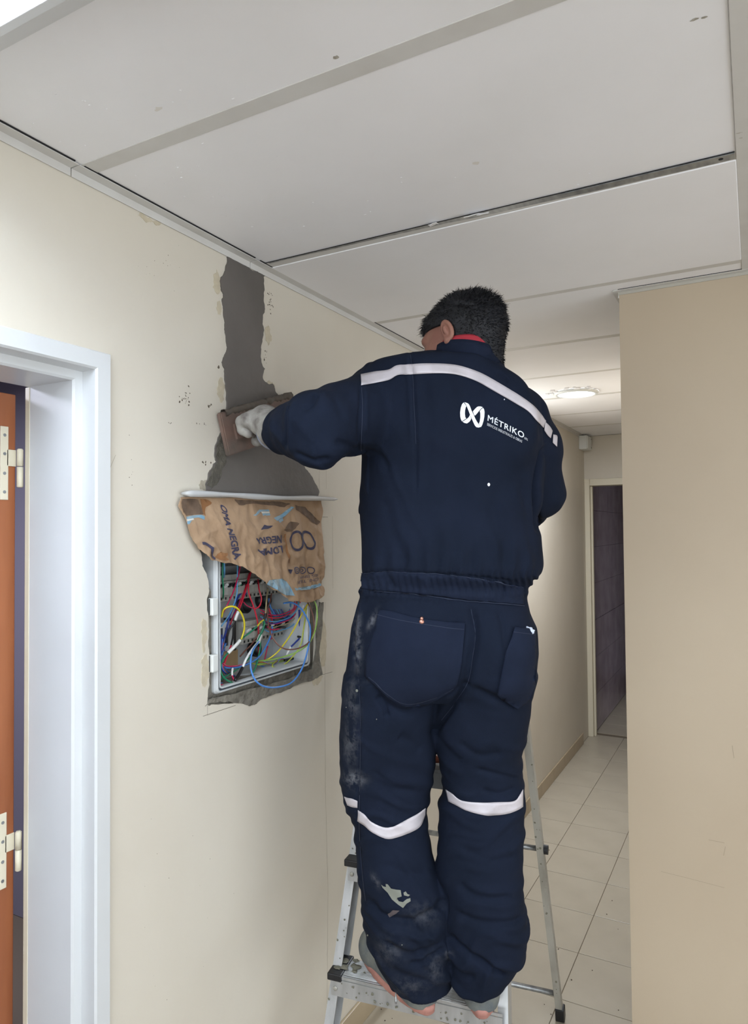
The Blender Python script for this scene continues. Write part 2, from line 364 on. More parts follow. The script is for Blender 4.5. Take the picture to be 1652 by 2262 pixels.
# ------------------------------------------------------------------ things on walls and ceiling
def tagged_box(name, lo, hi, m, bev, label, cat): return tag(box(name, lo, hi, m, None, bev), label, cat)
p = on(38, 1268, 0, -3.2)
sb = tagged_box('wall_switch', (-3.2, p[1] - 0.06, p[2] - 0.075), (-3.185, p[1] + 0.045, p[2] + 0.075), M_plastw, 0.004, 'pale switch plate seen in the dim gap beside the open cedar door', 'switch')
jb = tag(empty('junction_box'), 'small white plastic junction box high in the far corridor corner above the doorway', 'junction box')
jb.location = (-1.2, 5.6, 2.33)
bm = bmesh.new(); add_box(bm, (0.0, -0.03, -0.05), (0.062, 0.12, 0.058), 0.004); link_mesh('casing', bm, M_plastw, jb)
bm = bmesh.new(); add_box(bm, (0.062, -0.025, -0.045), (0.069, 0.115, 0.053), 0.002); link_mesh('lid', bm, M_plastw, jb)
for dz in (-0.03, 0.038):
    bm = bmesh.new(); cyl(bm, (0.069, 0.105, dz), (0.071, 0.105, dz), 0.004, seg=10); link_mesh('screw', bm, M_black, jb)

dl = tag(empty('downlight'), 'round recessed downlight glowing on the corridor ceiling with chipped plaster round its rim', 'ceiling light'); dl.location = (-0.84, 3.85, HC)
def lathe(bm, prof, seg=40, c=(0, 0, 0)):
    rings = [[bm.verts.new((c[0] + r * math.cos(2 * math.pi * k / seg), c[1] + r * math.sin(2 * math.pi * k / seg), c[2] + z)) for k in range(seg)] for r, z in prof]
    for A, B in zip(rings, rings[1:]):
        for k in range(seg): bm.faces.new((A[k], A[(k + 1) % seg], B[(k + 1) % seg], B[k]))
    return rings
bm = bmesh.new(); lathe(bm, [(0.117, -0.001), (0.119, -0.006), (0.112, -0.013), (0.099, -0.015), (0.097, -0.010)]); bmesh.ops.recalc_face_normals(bm, faces=bm.faces[:]); link_mesh('bezel', bm, M_plastw, dl, True)
bm = bmesh.new(); rg = lathe(bm, [(0.0975, -0.010), (0.06, -0.0125), (0.02, -0.013)]); bm.faces.new(rg[-1]); bmesh.ops.recalc_face_normals(bm, faces=bm.faces[:]); link_mesh('diffuser', bm, M_lampglow, dl, True)
rnd = random.Random(9)
bm = bmesh.new()
for k in range(26):
    a = rnd.uniform(math.pi * 1.02, math.pi * 1.98) ; r = 0.122 + rnd.uniform(0, 0.02) + (0.02 if rnd.random() < 0.25 else 0); s = rnd.uniform(0.004, 0.011)
    vs = bmesh.ops.create_icosphere(bm, subdivisions=1, radius=s)['verts']
    for v in vs: v.co = Vector((v.co.x * 1.6 + r * math.cos(a), v.co.y + r * math.sin(a), v.co.z * 0.5 - 0.003))
link_mesh('chipped_plaster', bm, M_ceil, dl)['kind'] = 'stuff'

# surface fitting with tubes over the left door
cl = tag(empty('ceiling_lamp'), 'bright surface-mounted tube lamp with mirrored reflectors and pale frame near the door', 'ceiling light'); cl.location = (-0.5, 0.28, HC)
bm = bmesh.new()
for sy in (-1, 1):      # side walls, bottom rim and sloping skirt down from the ceiling
    add_box(bm, (-0.62, min(sy * .282, sy * .290), -0.066), (0.62, max(sy * .282, sy * .290), -0.006)); add_box(bm, (-0.63, min(sy * .282, sy * .295), -0.069), (0.63, max(sy * .282, sy * .295), -0.066), 0.001)
    q = [bm.verts.new(p) for p in ((-0.63, sy * .294, -.067), (0.63, sy * .294, -.067), (0.70, sy * .372, -.001), (-0.70, sy * .372, -.001))]; bm.faces.new(q)
for sx in (-1, 1):
    add_box(bm, (min(sx * .61, sx * .62), -.282, -0.066), (max(sx * .61, sx * .62), .282, -0.006)); add_box(bm, (min(sx * .61, sx * .63), -.29, -0.069), (max(sx * .61, sx * .63), .29, -0.066), 0.001)
    q = [bm.verts.new(p) for p in ((sx * .63, -.294, -.067), (sx * .63, .294, -.067), (sx * .70, .372, -.001), (sx * .70, -.372, -.001))]; bm.faces.new(q)
link_mesh('housing', bm, M_white, cl)
box('back_reflector', (-0.60, -0.28, -0.012), (0.60, 0.28, -0.008), M_reflector, cl)
for k in range(4):
    yy = -0.20 + 0.133 * k
    bm = bmesh.new(); cyl(bm, (-0.585, yy, -0.034), (0.585, yy, -0.034), 0.008, seg=12); link_mesh('lamp_tube', bm, M_tube, cl, True)
for k in range(3):
    yy = -0.1335 + 0.133 * k; bm = bmesh.new()
    obox(bm, (-0.60, yy, -0.04), (0.60, yy, -0.04), (0, 1, 0), 0.002, (0, 0, 1), 0.024); link_mesh('reflector_fin', bm, M_reflector, cl)
for k in range(9):
    xx = -0.48 + 0.12 * k; bm = bmesh.new(); obox(bm, (xx, -0.265, -0.052), (xx, 0.265, -0.052), (1, 0, 0), 0.0012, (0, 0, 1), 0.012); link_mesh('louvre_blade', bm, M_reflector, cl)
for o in [q for q in cl.children]: pass

# ------------------------------------------------------------------ wet cement chase on the wall
chase_px = [(500, 566), (497, 590), (487, 612), (486, 632), (492, 650), (489, 662), (492, 690), (495, 720), (498, 750), (500, 772), (492, 790), (489, 800), (495, 815), (495, 840), (499, 870), (498, 905), (494, 930), (484, 960), (474, 985), (473, 1010), (477, 1020), (466, 1035), (458, 1055), (452, 1070), (456, 1088),
            (520, 1092), (600, 1096), (700, 1100), (702, 1085), (690, 1060), (672, 1035), (664, 1015), (658, 985), (640, 930), (622, 886), (606, 865), (600, 848), (586, 845), (578, 835), (583, 815), (575, 800), (574, 780), (577, 750), (581, 730), (578, 706), (582, 690), (580, 660), (582, 640), (580, 612), (583, 604), (575, 601), (570, 596), (540, 583)]
wp = [wl(*q) for q in chase_px]; wp = [(a, min(b, HC - 0.0215)) for a, b in wp]
o = wall_poly('cement_chase', [jag(wp, 0.004, 3, 2)], WX - 0.002, WX + 0.004, M_cement, wall_left); o['label'] = 'wet dark grey cement fill'
# pale smears along its edges, splashes, chips
def blob_px(cx, cy, rx, ry, seed, m, name='cement_smear', dx=0.0012, jagamp=0.006):
    rnd = random.Random(seed); y, z = wl(cx, cy); sx = abs(wl(cx + rx, cy)[0] - y); sz = abs(wl(cx, cy + ry)[1] - z)
    pts = [(y + sx * math.cos(a) * rnd.uniform(.7, 1.1), z + sz * math.sin(a) * rnd.uniform(.7, 1.1)) for a in [2 * math.pi * k / 12 for k in range(12)]]
    pts = [(a, min(b, HC - 0.022)) for a, b in pts]
    return wall_poly(name, [jag(pts, jagamp, 2, seed)], WX - 0.0002, WX + dx, m, wall_left)
M_smear2 = mat('thin smear on paint', srgb((186, 176, 154)), 0.8, c2=srgb((201, 191, 168)), scale=60)
for i, q in enumerate([(478, 625, 9, 28), (487, 860, 9, 30), (592, 740, 7, 25), (596, 850, 10, 10), (484, 680, 6, 16), (330, 484, 28, 8), (450, 1072, 10, 14), (452, 1480, 9, 40), (450, 1400, 6, 40), (712, 1420, 9, 60), (700, 1500, 14, 14)]): blob_px(*q, 20 + i, M_smear2 if i != 6 else M_smear)
rnd = random.Random(12)
bm_specks = []
def specks(pxs, m, name, seed):
    rnd = random.Random(seed); bm = bmesh.new()
    for cx, cy, sx, sy, n, r0, r1 in pxs:
        for _ in range(n):
            y, z = wl(cx + rnd.gauss(0, sx), cy + rnd.gauss(0, sy)); r = rnd.uniform(r0, r1)
            vs = bmesh.ops.create_icosphere(bm, subdivisions=1, radius=1)['verts']; st = rnd.uniform(0.6, 1.6); ang = rnd.uniform(0, 3)
            for v in vs:
                a, b = v.co.y * r * st, v.co.z * r; v.co = Vector((WX + v.co.x * r * 0.35, y + a * math.cos(ang) - b * math.sin(ang), z + a * math.sin(ang) + b * math.cos(ang)))
    o = link_mesh(name, bm, m, wall_left); o['kind'] = 'stuff'; return o
M_cement_rough = mat('rough wet cement', srgb((98, 94, 84)), 0.9, c2=srgb((74, 71, 64)), scale=40, bump=1.0, bscale=90, bdist=0.008)
wall_poly('rough_cement', [jag([wl(*q) for q in [(486, 962), (475, 985), (474, 1010), (478, 1020), (467, 1035), (459, 1055), (453, 1072), (466, 1078), (480, 1062), (486, 1040), (497, 1020), (500, 990), (498, 970)]], 0.004, 3, 17)], WX + .002, WX + 0.0055, M_cement_rough, wall_left)
wall_poly('rough_cement', [jag([wl(*q) for q in [(456, 1088), (470, 1070), (520, 1080), (560, 1072), (600, 1084), (650, 1076), (690, 1062), (702, 1085), (700, 1100)]], 0.004, 3, 18)], WX + .002, WX + 0.0050, M_cement, wall_left)
M_splash = mat('brown mortar splash', srgb((92, 82, 70)), 0.9)
specks([(597, 662, 3, 22, 26, .0006, .0022), (585, 790, 4, 12, 8, .001, .003), (410, 880, 6, 10, 22, .0006, .0025), (463, 897, 2, 2, 3, .002, .004), (440, 935, 16, 3, 9, .0005, .0014), (480, 808, 2, 2, 2, .002, .005), (376, 935, 3, 1, 3, .001, .002),
        (290, 1040, 4, 30, 6, .0006, .0014), (360, 2050, 60, 120, 10, .0005, .0012), (420, 1950, 40, 60, 5, .0005, .001), (455, 1022, 6, 3, 8, .001, .003), (350, 590, 40, 20, 14, .0004, .001)], M_splash, 'mortar_splash', 7)
# rough cement seen around the board inside the niche
ring_out = [(1.285, 1.205), (1.855, 1.205), (1.855, 1.795), (1.285, 1.795)]
ring_in = [(1.367, 1.268), (1.366, 1.50), (1.335, 1.535), (1.31, 1.60), (1.31, 1.74), (1.775, 1.74), (1.775, 1.262)]
wall_poly('rough_cement', [ring_out, ring_in], WX - 0.05, WX - 0.012, M_cement_dry, wall_left)
fr = [wl(*q) for q in ((452, 1560), (470, 1552), (500, 1550), (540, 1556), (556, 1558), (575, 1545), (620, 1530), (650, 1515), (690, 1503), (712, 1490), (704, 1440), (712, 1380), (714, 1330), (706, 1330), (700, 1380), (697, 1440), (690, 1478), (640, 1500), (560, 1520), (480, 1540), (462, 1545))]
wall_poly('rough_cement', [jag(fr, 0.004, 3, 6)], WX - 0.003, WX + 0.0015, M_cement_dry, wall_left)
# pencil lines and the hairline down the wall
def wline(pts, w, name='pencil_line', m=M_pencil):
    P = [np.array(wl(*q)) for q in pts]; bm = bmesh.new(); L = []
    for i, p in enumerate(P):
        t = P[min(i + 1, len(P) - 1)] - P[max(i - 1, 0)]; t /= np.linalg.norm(t); n = np.array([-t[1], t[0]]) * w / 2
        L.append((bm.verts.new((WX + 0.0004, *(p + n))), bm.verts.new((WX + 0.0004, *(p - n)))))
    for a, b in zip(L, L[1:]): bm.faces.new((a[0], a[1], b[1], b[0]))
    link_mesh(name, bm, m, wall_left)
M_faint = mat('faint pencil', srgb((150, 141, 122)), 0.9)
wline([(448, 1582), (520, 1558)], 0.0010); wline([(692, 1496), (734, 1484)], 0.0010); wline([(458, 1540), (458, 1580)], 0.0008); wline([(713, 1142), (724, 1142)], 0.001)
wline([(718, 1330), (717, 1560), (719, 1760), (724, 1960), (722, 2262)], 0.0009, m=M_faint); wline([(734, 1140), (735, 1300)], 0.0008, m=M_faint)
wline([(705, 1020), (705, 1090)], 0.0008, m=M_faint); wline([(720, 1030), (720, 1080)], 0.0008, m=M_faint)
wline([(255, 1005), (238, 1045)], 0.0008, m=M_faint)
# pencil lines / scuffs on the right wall
def rwline(pts, w, m=M_faint):
    P = [on(px, py, 1, YP - 0.0004) for px, py in pts]; bm = bmesh.new(); L = []
    for i, p in enumerate(P):
        t = P[min(i + 1, len(P) - 1)] - P[max(i - 1, 0)]; t /= np.linalg.norm(t); n = np.array([-t[2], 0, t[0]]) * w / 2
        L.append((bm.verts.new(tuple(p + n)), bm.verts.new(tuple(p - n))))
    for a, b in zip(L, L[1:]): bm.faces.new((a[0], a[1], b[1], b[0]))
    link_mesh('scratch', bm, m, bpy.data.objects['wall_right'])
M_scr = mat('scratch in paint', srgb((150, 138, 118)), 0.9)
rwline([(1617, 1647), (1621, 1675)], 0.0012, M_scr); rwline([(1460, 1925), (1520, 1940), (1600, 1961)], 0.0008, M_scr); rwline([(1565, 1855), (1600, 1862)], 0.001, M_scr); rwline([(1602, 1870), (1598, 1890)], 0.001, M_scr)

# flecks and smudges on the ceiling boards
rnd = random.Random(41); bm = bmesh.new()
for cx, cy, sx, sy, n in ((420, 470, 130, 60, 60), (640, 640, 60, 40, 14), (760, 560, 90, 60, 24), (330, 330, 120, 60, 30), (1050, 380, 160, 60, 16), (180, 260, 80, 60, 12)):
    for _ in range(n):
        P = on(cx + rnd.gauss(0, sx), cy + rnd.gauss(0, sy), 2, HC)
        if not (-1.16 < P[0] < -.04) or min(abs(P[1] - b) for b in bars) < .03: continue
        r = rnd.uniform(.0007, .0019); st = rnd.uniform(1, 2.4)
        for v in bmesh.ops.create_icosphere(bm, subdivisions=1, radius=r)['verts']: v.co = Vector((P[0] + v.co.x * st, P[1] + v.co.y, HC - .0005 + v.co.z * .5))
o = link_mesh('paint_fleck', bm, M_ceil, ceiling); o['kind'] = 'stuff'
M_smudge = mat('faint smudge', srgb((224, 221, 216)), 0.8); M_smudge2 = mat('dark smudge', srgb((150, 144, 132)), 0.8, c2=srgb((196, 192, 184)), scale=120)
def smudge(px, py, w, h, seed, m):
    c = on(px, py, 2, HC); rnd = random.Random(seed); pts = [(c[0] + w * math.cos(a) * rnd.uniform(.5, 1.1), c[1] + h * math.sin(a) * rnd.uniform(.5, 1.1)) for a in [2 * math.pi * k / 9 for k in range(9)]]
    pts = jag(pts, .003, 2, seed); t = geometry.tessellate_polygon([[Vector((a, b, 0)) for a, b in pts]]); link_mesh('smudge', ([(a, b, HC - .0034 if c[0] > -.02 else HC - .0004) for a, b in pts], [tuple(q) for q in t]), m, ceiling)
for i, q in enumerate([(1535, 42, .008, .003), (1555, 38, .006, .003), (1632, 290, .006, .002), (1636, 301, .004, .0015), (624, 226, .006, .004), (742, 126, .006, .005), (945, 532, .012, .008), (1305, 612, .016, .008), (1300, 625, .008, .004), (1600, 485, .012, .004), (350, 240, .012, .006), (1050, 360, .012, .008)]): smudge(*q, 60 + i, M_smudge2 if i in (0, 1, 2, 3, 4, 5) else M_smudge)
# ------------------------------------------------------------------ distribution board in the niche
db = tag(empty('distribution_board'), 'open grey distribution board set in the wall, crammed with coloured wires and breakers', 'electrical panel'); db.location = (-1.2, 1.57, 1.25)
DBO = Vector(db.location)
def dbl(name, bm, m, parent=None, smooth=False):
    """world-space mesh made a child of the board (or of one of its parts)"""
    o = link_mesh(name, bm, m, None, smooth)
    o.data.transform(Matrix.Translation(-DBO)); o.parent = parent or db
    return o
Y0, Y1, Z0, Z1 = 1.362, 1.779, 1.252, 1.745
def rrect(y0, y1, z0, z1, r, n=5):
    out = []
    for cy, cz, a0 in ((y1 - r, z1 - r, 0), (y0 + r, z1 - r, 90), (y0 + r, z0 + r, 180), (y1 - r, z0 + r, 270)):
        for k in range(n + 1): a = math.radians(a0 + 90 * k / n); out.append((cy + r * math.cos(a), cz + r * math.sin(a)))
    return out
def loft_rects(bm, secs, close_last=False):
    rings = []
    for x, ins, r in secs: rings.append([bm.verts.new((x, a, b)) for a, b in rrect(Y0 + ins, Y1 - ins, Z0 + ins, Z1 - ins, r)])
    for A, B in zip(rings, rings[1:]):
        n = len(A)
        for k in range(n): bm.faces.new((A[k], A[(k + 1) % n], B[(k + 1) % n], B[k]))
    if close_last: bm.faces.new(rings[-1])
    return rings
bm = bmesh.new(); loft_rects(bm, [(-1.335, -0.004, .012), (-1.205, -0.004, .012), (-1.1975, -0.001, .012), (-1.1955, 0.001, .011), (-1.1955, 0.0035, .010), (-1.201, 0.0040, .010), (-1.201, 0.0085, .009), (-1.1955, 0.0090, .009), (-1.1955, 0.0115, .008), (-1.199, 0.013, .008), (-1.325, 0.016, .008)], True)
bmesh.ops.recalc_face_normals(bm, faces=bm.faces[:]); o = dbl('enclosure', bm, M_plast)
bm = bmesh.new(); loft_rects(bm, [(-1.2008, 0.0041, .010), (-1.1985, 0.0050, .010), (-1.1985, 0.0078, .009), (-1.2008, 0.0086, .009)]); bmesh.ops.recalc_face_normals(bm, faces=bm.faces[:]); dbl('gasket', bm, M_gasket)
for py in (1340, 1465):
    zc = wl(468, py)[1]; bm = bmesh.new(); add_box(bm, (-1.206, 1.338, zc - 0.022), (-1.190, 1.360, zc + 0.022), 0.003); h = dbl('hinge_lug', bm, M_plastw)
    bm = bmesh.new(); cyl(bm, (-1.200, 1.3375, zc - 0.020), (-1.200, 1.3375, zc + 0.020), 0.0018, seg=12); dbl('hinge_pin', bm, M_black, h)
M_breaker = mat('breaker housing', srgb((172, 172, 166)), 0.5, c2=srgb((150, 148, 142)), scale=30)
M_din = mat('breaker dark', srgb((84, 82, 84)), 0.5)
def breaker_row(zc, ya, n, m, toggles=True, lean=0.0, hh=0.036):
    w = 0.0178
    rb = bmesh.new(); add_box(rb, (-1.322, ya - 0.02, zc - 0.016), (-1.312, min(ya + n * w + 0.02, 1.76), zc + 0.016), 0.001); dbl('mounting_rail', rb, M_galv)
    for i in range(n):
        y = ya + i * w; dz = lean * i
        bm = bmesh.new(); add_box(bm, (-1.312, y + 0.0004, zc + dz - hh), (-1.274, y + w - 0.0004, zc + dz + hh), 0.0015); add_box(bm, (-1.278, y + 0.0004, zc + dz - hh * .52), (-1.262, y + w - 0.0004, zc + dz + hh * .55), 0.0015)
        b = dbl('circuit_breaker', bm, m)
        if toggles:
            bm = bmesh.new(); obox(bm, (-1.264, y + w / 2, zc + dz + 0.004), (-1.252, y + w / 2, zc + dz + 0.012), (0, 1, 0), 0.0045, (0.5, 0, -0.8), 0.003); dbl('toggle', bm, M_black if i % 3 else M_plastw, b)
            bm = bmesh.new(); add_box(bm, (-1.2741, y + 0.006, zc + dz - hh + .004), (-1.2735, y + 0.012, zc + dz - hh + .011)); dbl('terminal', bm, M_black, b)
breaker_row(1.60, 1.405, 10, M_din, False)
breaker_row(1.505, 1.405, 19, M_breaker)
breaker_row(1.372, 1.555, 11, M_breaker, hh=0.032)
bm = bmesh.new(); add_box(bm, (-1.312, 1.41, 1.335), (-1.262, 1.505, 1.415), 0.003); b = dbl('meter_relay', bm, M_plast)
for k in range(3):
    bm = bmesh.new(); add_box(bm, (-1.2622, 1.425 + .022 * k, 1.35), (-1.2605, 1.436 + .022 * k, 1.40), 0.001); dbl('label_slot', bm, M_gasket, b)
bm = bmesh.new(); add_box(bm, (-1.262, 1.505, 1.332), (-1.30, 1.515, 1.42), 0.002); dbl('side_cover', bm, M_black)
M_tan = mat('tan cardboard', srgb((176, 150, 112)), 0.8, c2=srgb((156, 130, 94)), scale=12)
bm = bmesh.new(); add_box(bm, (-1.323, 1.40, 1.276), (-1.300, 1.57, 1.325), 0.004); dbl('cardboard_scrap', bm, M_tan)
# conduit mouths in the back
for y, z, r in ((1.70, 1.452, 0.028), (1.61, 1.445, 0.024), (1.655, 1.31, 0.022)):
    bm = bmesh.new(); rings = []
    for k, (x, rr) in enumerate(((-1.32, r), (-1.300, r), (-1.300, r - .004), (-1.324, r - .004))):
        rings.append([bm.verts.new((x, y + rr * math.cos(a), z + rr * math.sin(a))) for a in [2 * math.pi * q / 24 for q in range(24)]])
    for A, B in zip(rings, rings[1:]):
        for q in range(24): bm.faces.new((A[q], A[(q + 1) % 24], B[(q + 1) % 24], B[q]))
    bm.faces.new(rings[-1]); bmesh.ops.recalc_face_normals(bm, faces=bm.faces[:]); dbl('conduit_mouth', bm, M_black, None, True)
WC = {'blue': (70, 130, 205), 'sky': (92, 158, 205), 'navy': (38, 60, 150), 'red': (196, 36, 58), 'crimson': (190, 30, 82), 'green': (30, 128, 92), 'yellow': (212, 196, 44), 'lime': (140, 178, 84), 'brown': (112, 72, 60), 'white': (226, 228, 226), 'black': (20, 21, 24), 'tan': (170, 158, 124), 'yg': (178, 186, 66)}
WM = {k: mat('wire insulation ' + k, srgb(v), 0.35) for k, v in WC.items()}
def z4(px, py): return 430 + px / 5.507, 1220 + py / 5.507      # reading positions off a 5.5x enlargement
def wire(col, pts, r=0.0019, seg=7, name='wire'):
    """pts: (u, v, depth) with u, v read off the enlargement and depth metres behind (-) / in front of the wall plane"""
    P = []
    for u, v, dx in pts: P.append(on(*z4(u, v), 0, WX + dx))
    bm = bmesh.new(); tube(bm, catmull(P, 7), r, seg); return dbl(name, bm, WM[col], None, True)
random.seed(5)
wire('sky', [(518, 100, -.05), (518, 350, -.045), (505, 540, -.04), (430, 740, -.035), (325, 900, -.03)])
wire('crimson', [(560, 130, -.05), (525, 300, -.045), (470, 480, -.04), (390, 650, -.035), (345, 740, -.05)])
wire('red', [(690, 220, -.06), (640, 400, -.05), (590, 560, -.045), (545, 680, -.04), (528, 730, -.035)], .0021)
wire('red', [(665, 250, -.065), (610, 450, -.055), (540, 640, -.05), (480, 760, -.05), (430, 880, -.055)])
wire('navy', [(620, 420, -.07), (520, 560, -.065), (430, 760, -.06), (370, 1000, -.06), (320, 1150, -.05), (310, 1280, -.04)], .0026)
wire('navy', [(640, 480, -.07), (540, 620, -.07), (460, 800, -.06), (400, 1000, -.06), (345, 1200, -.05)], .0022)
wire('crimson', [(560, 560, -.075), (500, 700, -.07), (430, 860, -.065), (390, 1020, -.06)])
wire('green', [(690, 240, -.07), (620, 360, -.06), (500, 420, -.06), (400, 450, -.07)])
wire('green', [(340, 130, -.03), (338, 300, -.03), (350, 470, -.04), (345, 560, -.06)], .0022)
wire('sky', [(358, 120, -.03), (360, 230, -.035), (355, 300, -.06)], .0028)
wire('red', [(655, 380, -.05), (660, 500, -.045), (710, 640, -.04), (745, 760, -.04), (770, 880, -.045), (775, 990, -.05)], .0022)
wire('red', [(770, 330, -.06), (785, 460, -.04), (812, 560, -.035), (790, 650, -.035), (735, 690, -.04)], .0022)
wire('crimson', [(735, 690, -.05), (640, 650, -.07), (590, 600, -.08)])
wire('tan', [(890, 440, -.06), (875, 560, -.045), (868, 660, -.04), (862, 745, -.035)], .0024)
wire('black', [(862, 745, -.036), (855, 790, -.035), (845, 820, -.035)], .0036, name='taped_joint')
wire('brown', [(935, 500, -.06), (915, 600, -.05), (885, 700, -.05), (895, 860, -.04), (930, 1000, -.02), (1010, 1120, 0.0), (1120, 1180, .02), (1270, 1165, .03), (1390, 1090, .035), (1445, 960, .035), (1445, 800, .03), (1400, 660, .02), (1360, 590, .004)], .0021)
wire('blue', [(1080, 620, .0), (1180, 612, .01), (1280, 670, .02), (1360, 790, .03), (1405, 920, .035), (1395, 1080, .035), (1345, 1300, .035), (1280, 1460, .035), (1170, 1590, .035), (1010, 1640, .03), (860, 1635, .028), (750, 1570, .02), (690, 1450, .01), (680, 1320, .0), (705, 1200, -.01), (770, 1100, -.03), (800, 1040, -.04)], .0025)
wire('lime', [(1440, 560, .012), (1480, 660, .03), (1488, 800, .035), (1460, 960, .038), (1400, 1090, .035), (1300, 1180, .02), (1150, 1250, -.01), (960, 1300, -.03), (830, 1318, -.04), (720, 1325, -.05)], .0022)
wire('yg', [(1370, 600, .0), (1350, 760, .0), (1320, 960, -.01), (1290, 1120, -.01), (1200, 1260, -.02), (1080, 1370, -.03), (970, 1400, -.03), (945, 1370, -.04), (1000, 1310, -.05)], .002)
wire('yellow', [(1380, 620, .004), (1310, 740, .0), (1210, 930, -.01), (1100, 1100, -.02), (1000, 1220, -.03), (910, 1290, -.045), (830, 1330, -.06)], .0023)
wire('yellow', [(328, 790, -.02), (350, 700, -.01), (420, 660, .0), (500, 670, .004), (565, 740, .004), (602, 840, .0), (600, 950, -.01), (565, 1060, -.015)], .0026)
wire('green', [(565, 1060, -.018), (560, 1062, -.016), (556, 1075, -.016)], .0026)
wire('green', [(548, 1068, -.018), (660, 985, -.02), (760, 900, -.025)], .0023)
wire('yellow', [(760, 900, -.025), (800, 850, -.028), (838, 822, -.03)], .0023)
wire('green', [(838, 822, -.03), (850, 870, -.03), (800, 1000, -.035), (740, 1130, -.035), (690, 1250, -.04), (600, 1350, -.04), (480, 1450, -.035), (370, 1510, -.03), (320, 1550, -.03)], .0021)
wire('white', [(552, 1070, -.014), (510, 1120, -.012), (460, 1170, -.012), (405, 1225, -.014)], .0046, 9, name='taped_joint')
wire('green', [(405, 1225, -.014), (340, 1310, -.01), (312, 1400, -.006), (330, 1490, -.004), (400, 1560, -.006), (500, 1590, -.01), (620, 1550, -.02), (720, 1440, -.03), (770, 1290, -.04), (800, 1120, -.045), (790, 1030, -.045)], .0024)
wire('red', [(445, 1130, -.05), (405, 1230, -.045), (370, 1330, -.04), (345, 1390, -.04)], .0026)
wire('blue', [(380, 1100, -.055), (350, 1180, -.05), (325, 1250, -.04)], .0026)
wire('black', [(380, 1100, -.052), (415, 960, -.045), (470, 870, -.04), (490, 825, -.038)], .0026, name='taped_joint')
wire('black', [(442, 1130, -.05), (465, 1020, -.045), (470, 920, -.042), (490, 830, -.038)], .0026, name='taped_joint')
wire('white', [(490, 828, -.036), (510, 770, -.034), (530, 720, -.034)], .0044, 9, name='taped_joint')
wire('white', [(800, 1015, -.04), (775, 1085, -.034), (700, 1180, -.022), (630, 1290, -.016), (582, 1400, -.012)], .0034, 8, name='insulated_sleeve')
wire('white', [(800, 1010, -.04), (785, 1050, -.038), (770, 1100, -.036)], .006, 9, name='taped_joint')
wire('black', [(582, 1400, -.012), (540, 1480, -.008), (490, 1560, -.004)], .0042, 8, name='taped_end')
wire('green', [(845, 830, -.04), (835, 930, -.045), (795, 1010, -.045)], .0032)
wire('blue', [(945, 900, -.05), (930, 1000, -.05), (880, 1120, -.045), (800, 1250, -.04), (700, 1330, -.035), (560, 1390, -.035), (420, 1405, -.04), (340, 1390, -.05)], .0028)
wire('crimson', [(340, 1350, -.04), (400, 1385, -.035), (520, 1380, -.035), (640, 1350, -.045)], .002)
wire('crimson', [(305, 1610, -.012), (420, 1618, -.012), (560, 1590, -.014), (680, 1550, -.02), (760, 1470, -.035), (830, 1420, -.05)], .0022)
wire('blue', [(305, 1590, -.02), (450, 1600, -.016), (600, 1560, -.02), (740, 1520, -.03), (840, 1460, -.045), (850, 1400, -.055), (780, 1370, -.06)], .0018)
wire('green', [(700, 1560, -.02), (800, 1480, -.04), (845, 1420, -.05)], .0018)
for k, (c, yy) in enumerate((('crimson', 720), ('red', 745), ('sky', 780), ('crimson', 800), ('tan', 830), ('sky', 880), ('navy', 770))):
    wire(c, [(1215 + 24 * k, 600, -.02), (1205 + 22 * k, 680, -.03), (1150 + 10 * k, yy, -.045), (1040, yy + 40 + 6 * k, -.05), (920, yy + 40 + 10 * k, -.055), (800, yy - 20 + 10 * k, -.065)], .0019)
wire('crimson', [(880, 905, -.05), (940, 940, -.045), (1020, 930, -.045), (1080, 905, -.05)], .0022)
wire('black', [(985, 940, -.05), (1040, 912, -.046), (1100, 915, -.05)], .004, name='taped_end')
wire('navy', [(1270, 700, -.02), (1275, 860, -.025), (1282, 1020, -.025), (1230, 1090, -.025), (1170, 1150, -.025)], .0027)
wire('white', [(1320, 640, -.01), (1316, 840, -.02), (1312, 1000, -.03)], .002)
wire('black', [(1255, 1025, -.022), (1305, 1030, -.022)], .0035, name='tie')
wire('white', [(1165, 1150, -.025), (1140, 1200, -.025), (1120, 1245, -.03)], .003, name='wire_sleeve')
wire('black', [(1100, 1320, -.05), (1180, 1300, -.05), (1250, 1290, -.045), (1290, 1235, -.04)], .006, 8, name='taped_end')
wire('brown', [(775, 990, -.055), (700, 1110, -.06), (620, 1190, -.06), (550, 1270, -.065)], .0022)
wire('red', [(780, 1150, -.07), (778, 1240, -.07)], .0022); wire('crimson', [(890, 1140, -.07), (870, 1220, -.07), (850, 1310, -.07)], .0022)
wire('red', [(900, 680, -.06), (935, 800, -.06), (945, 930, -.06), (930, 1060, -.06)], .0024)
wire('blue', [(900, 560, -.07), (920, 660, -.065), (960, 740, -.065), (960, 820, -.07)], .0028)
for k in range(6):
    a = 900 + 30 * k; wire(['sky', 'blue', 'navy'][k % 3], [(a, 690, -.07), (a + 60, 760 + 6 * k, -.06), (a + 180 - 10 * k, 790, -.06), (1160, 700 - 10 * k, -.06), (1170, 610, -.05)], .0017)
for k in range(7):
    wire(['yg', 'lime', 'green', 'yellow', 'brown', 'crimson', 'sky'][k], [(700 + 14 * k, 1350 + 5 * k, -.06), (800, 1370 - 8 * k, -.05), (900 + 10 * k, 1345 + 3 * k, -.05), (1050, 1330 - 6 * k, -.055), (1120, 1310, -.06)], .0016)
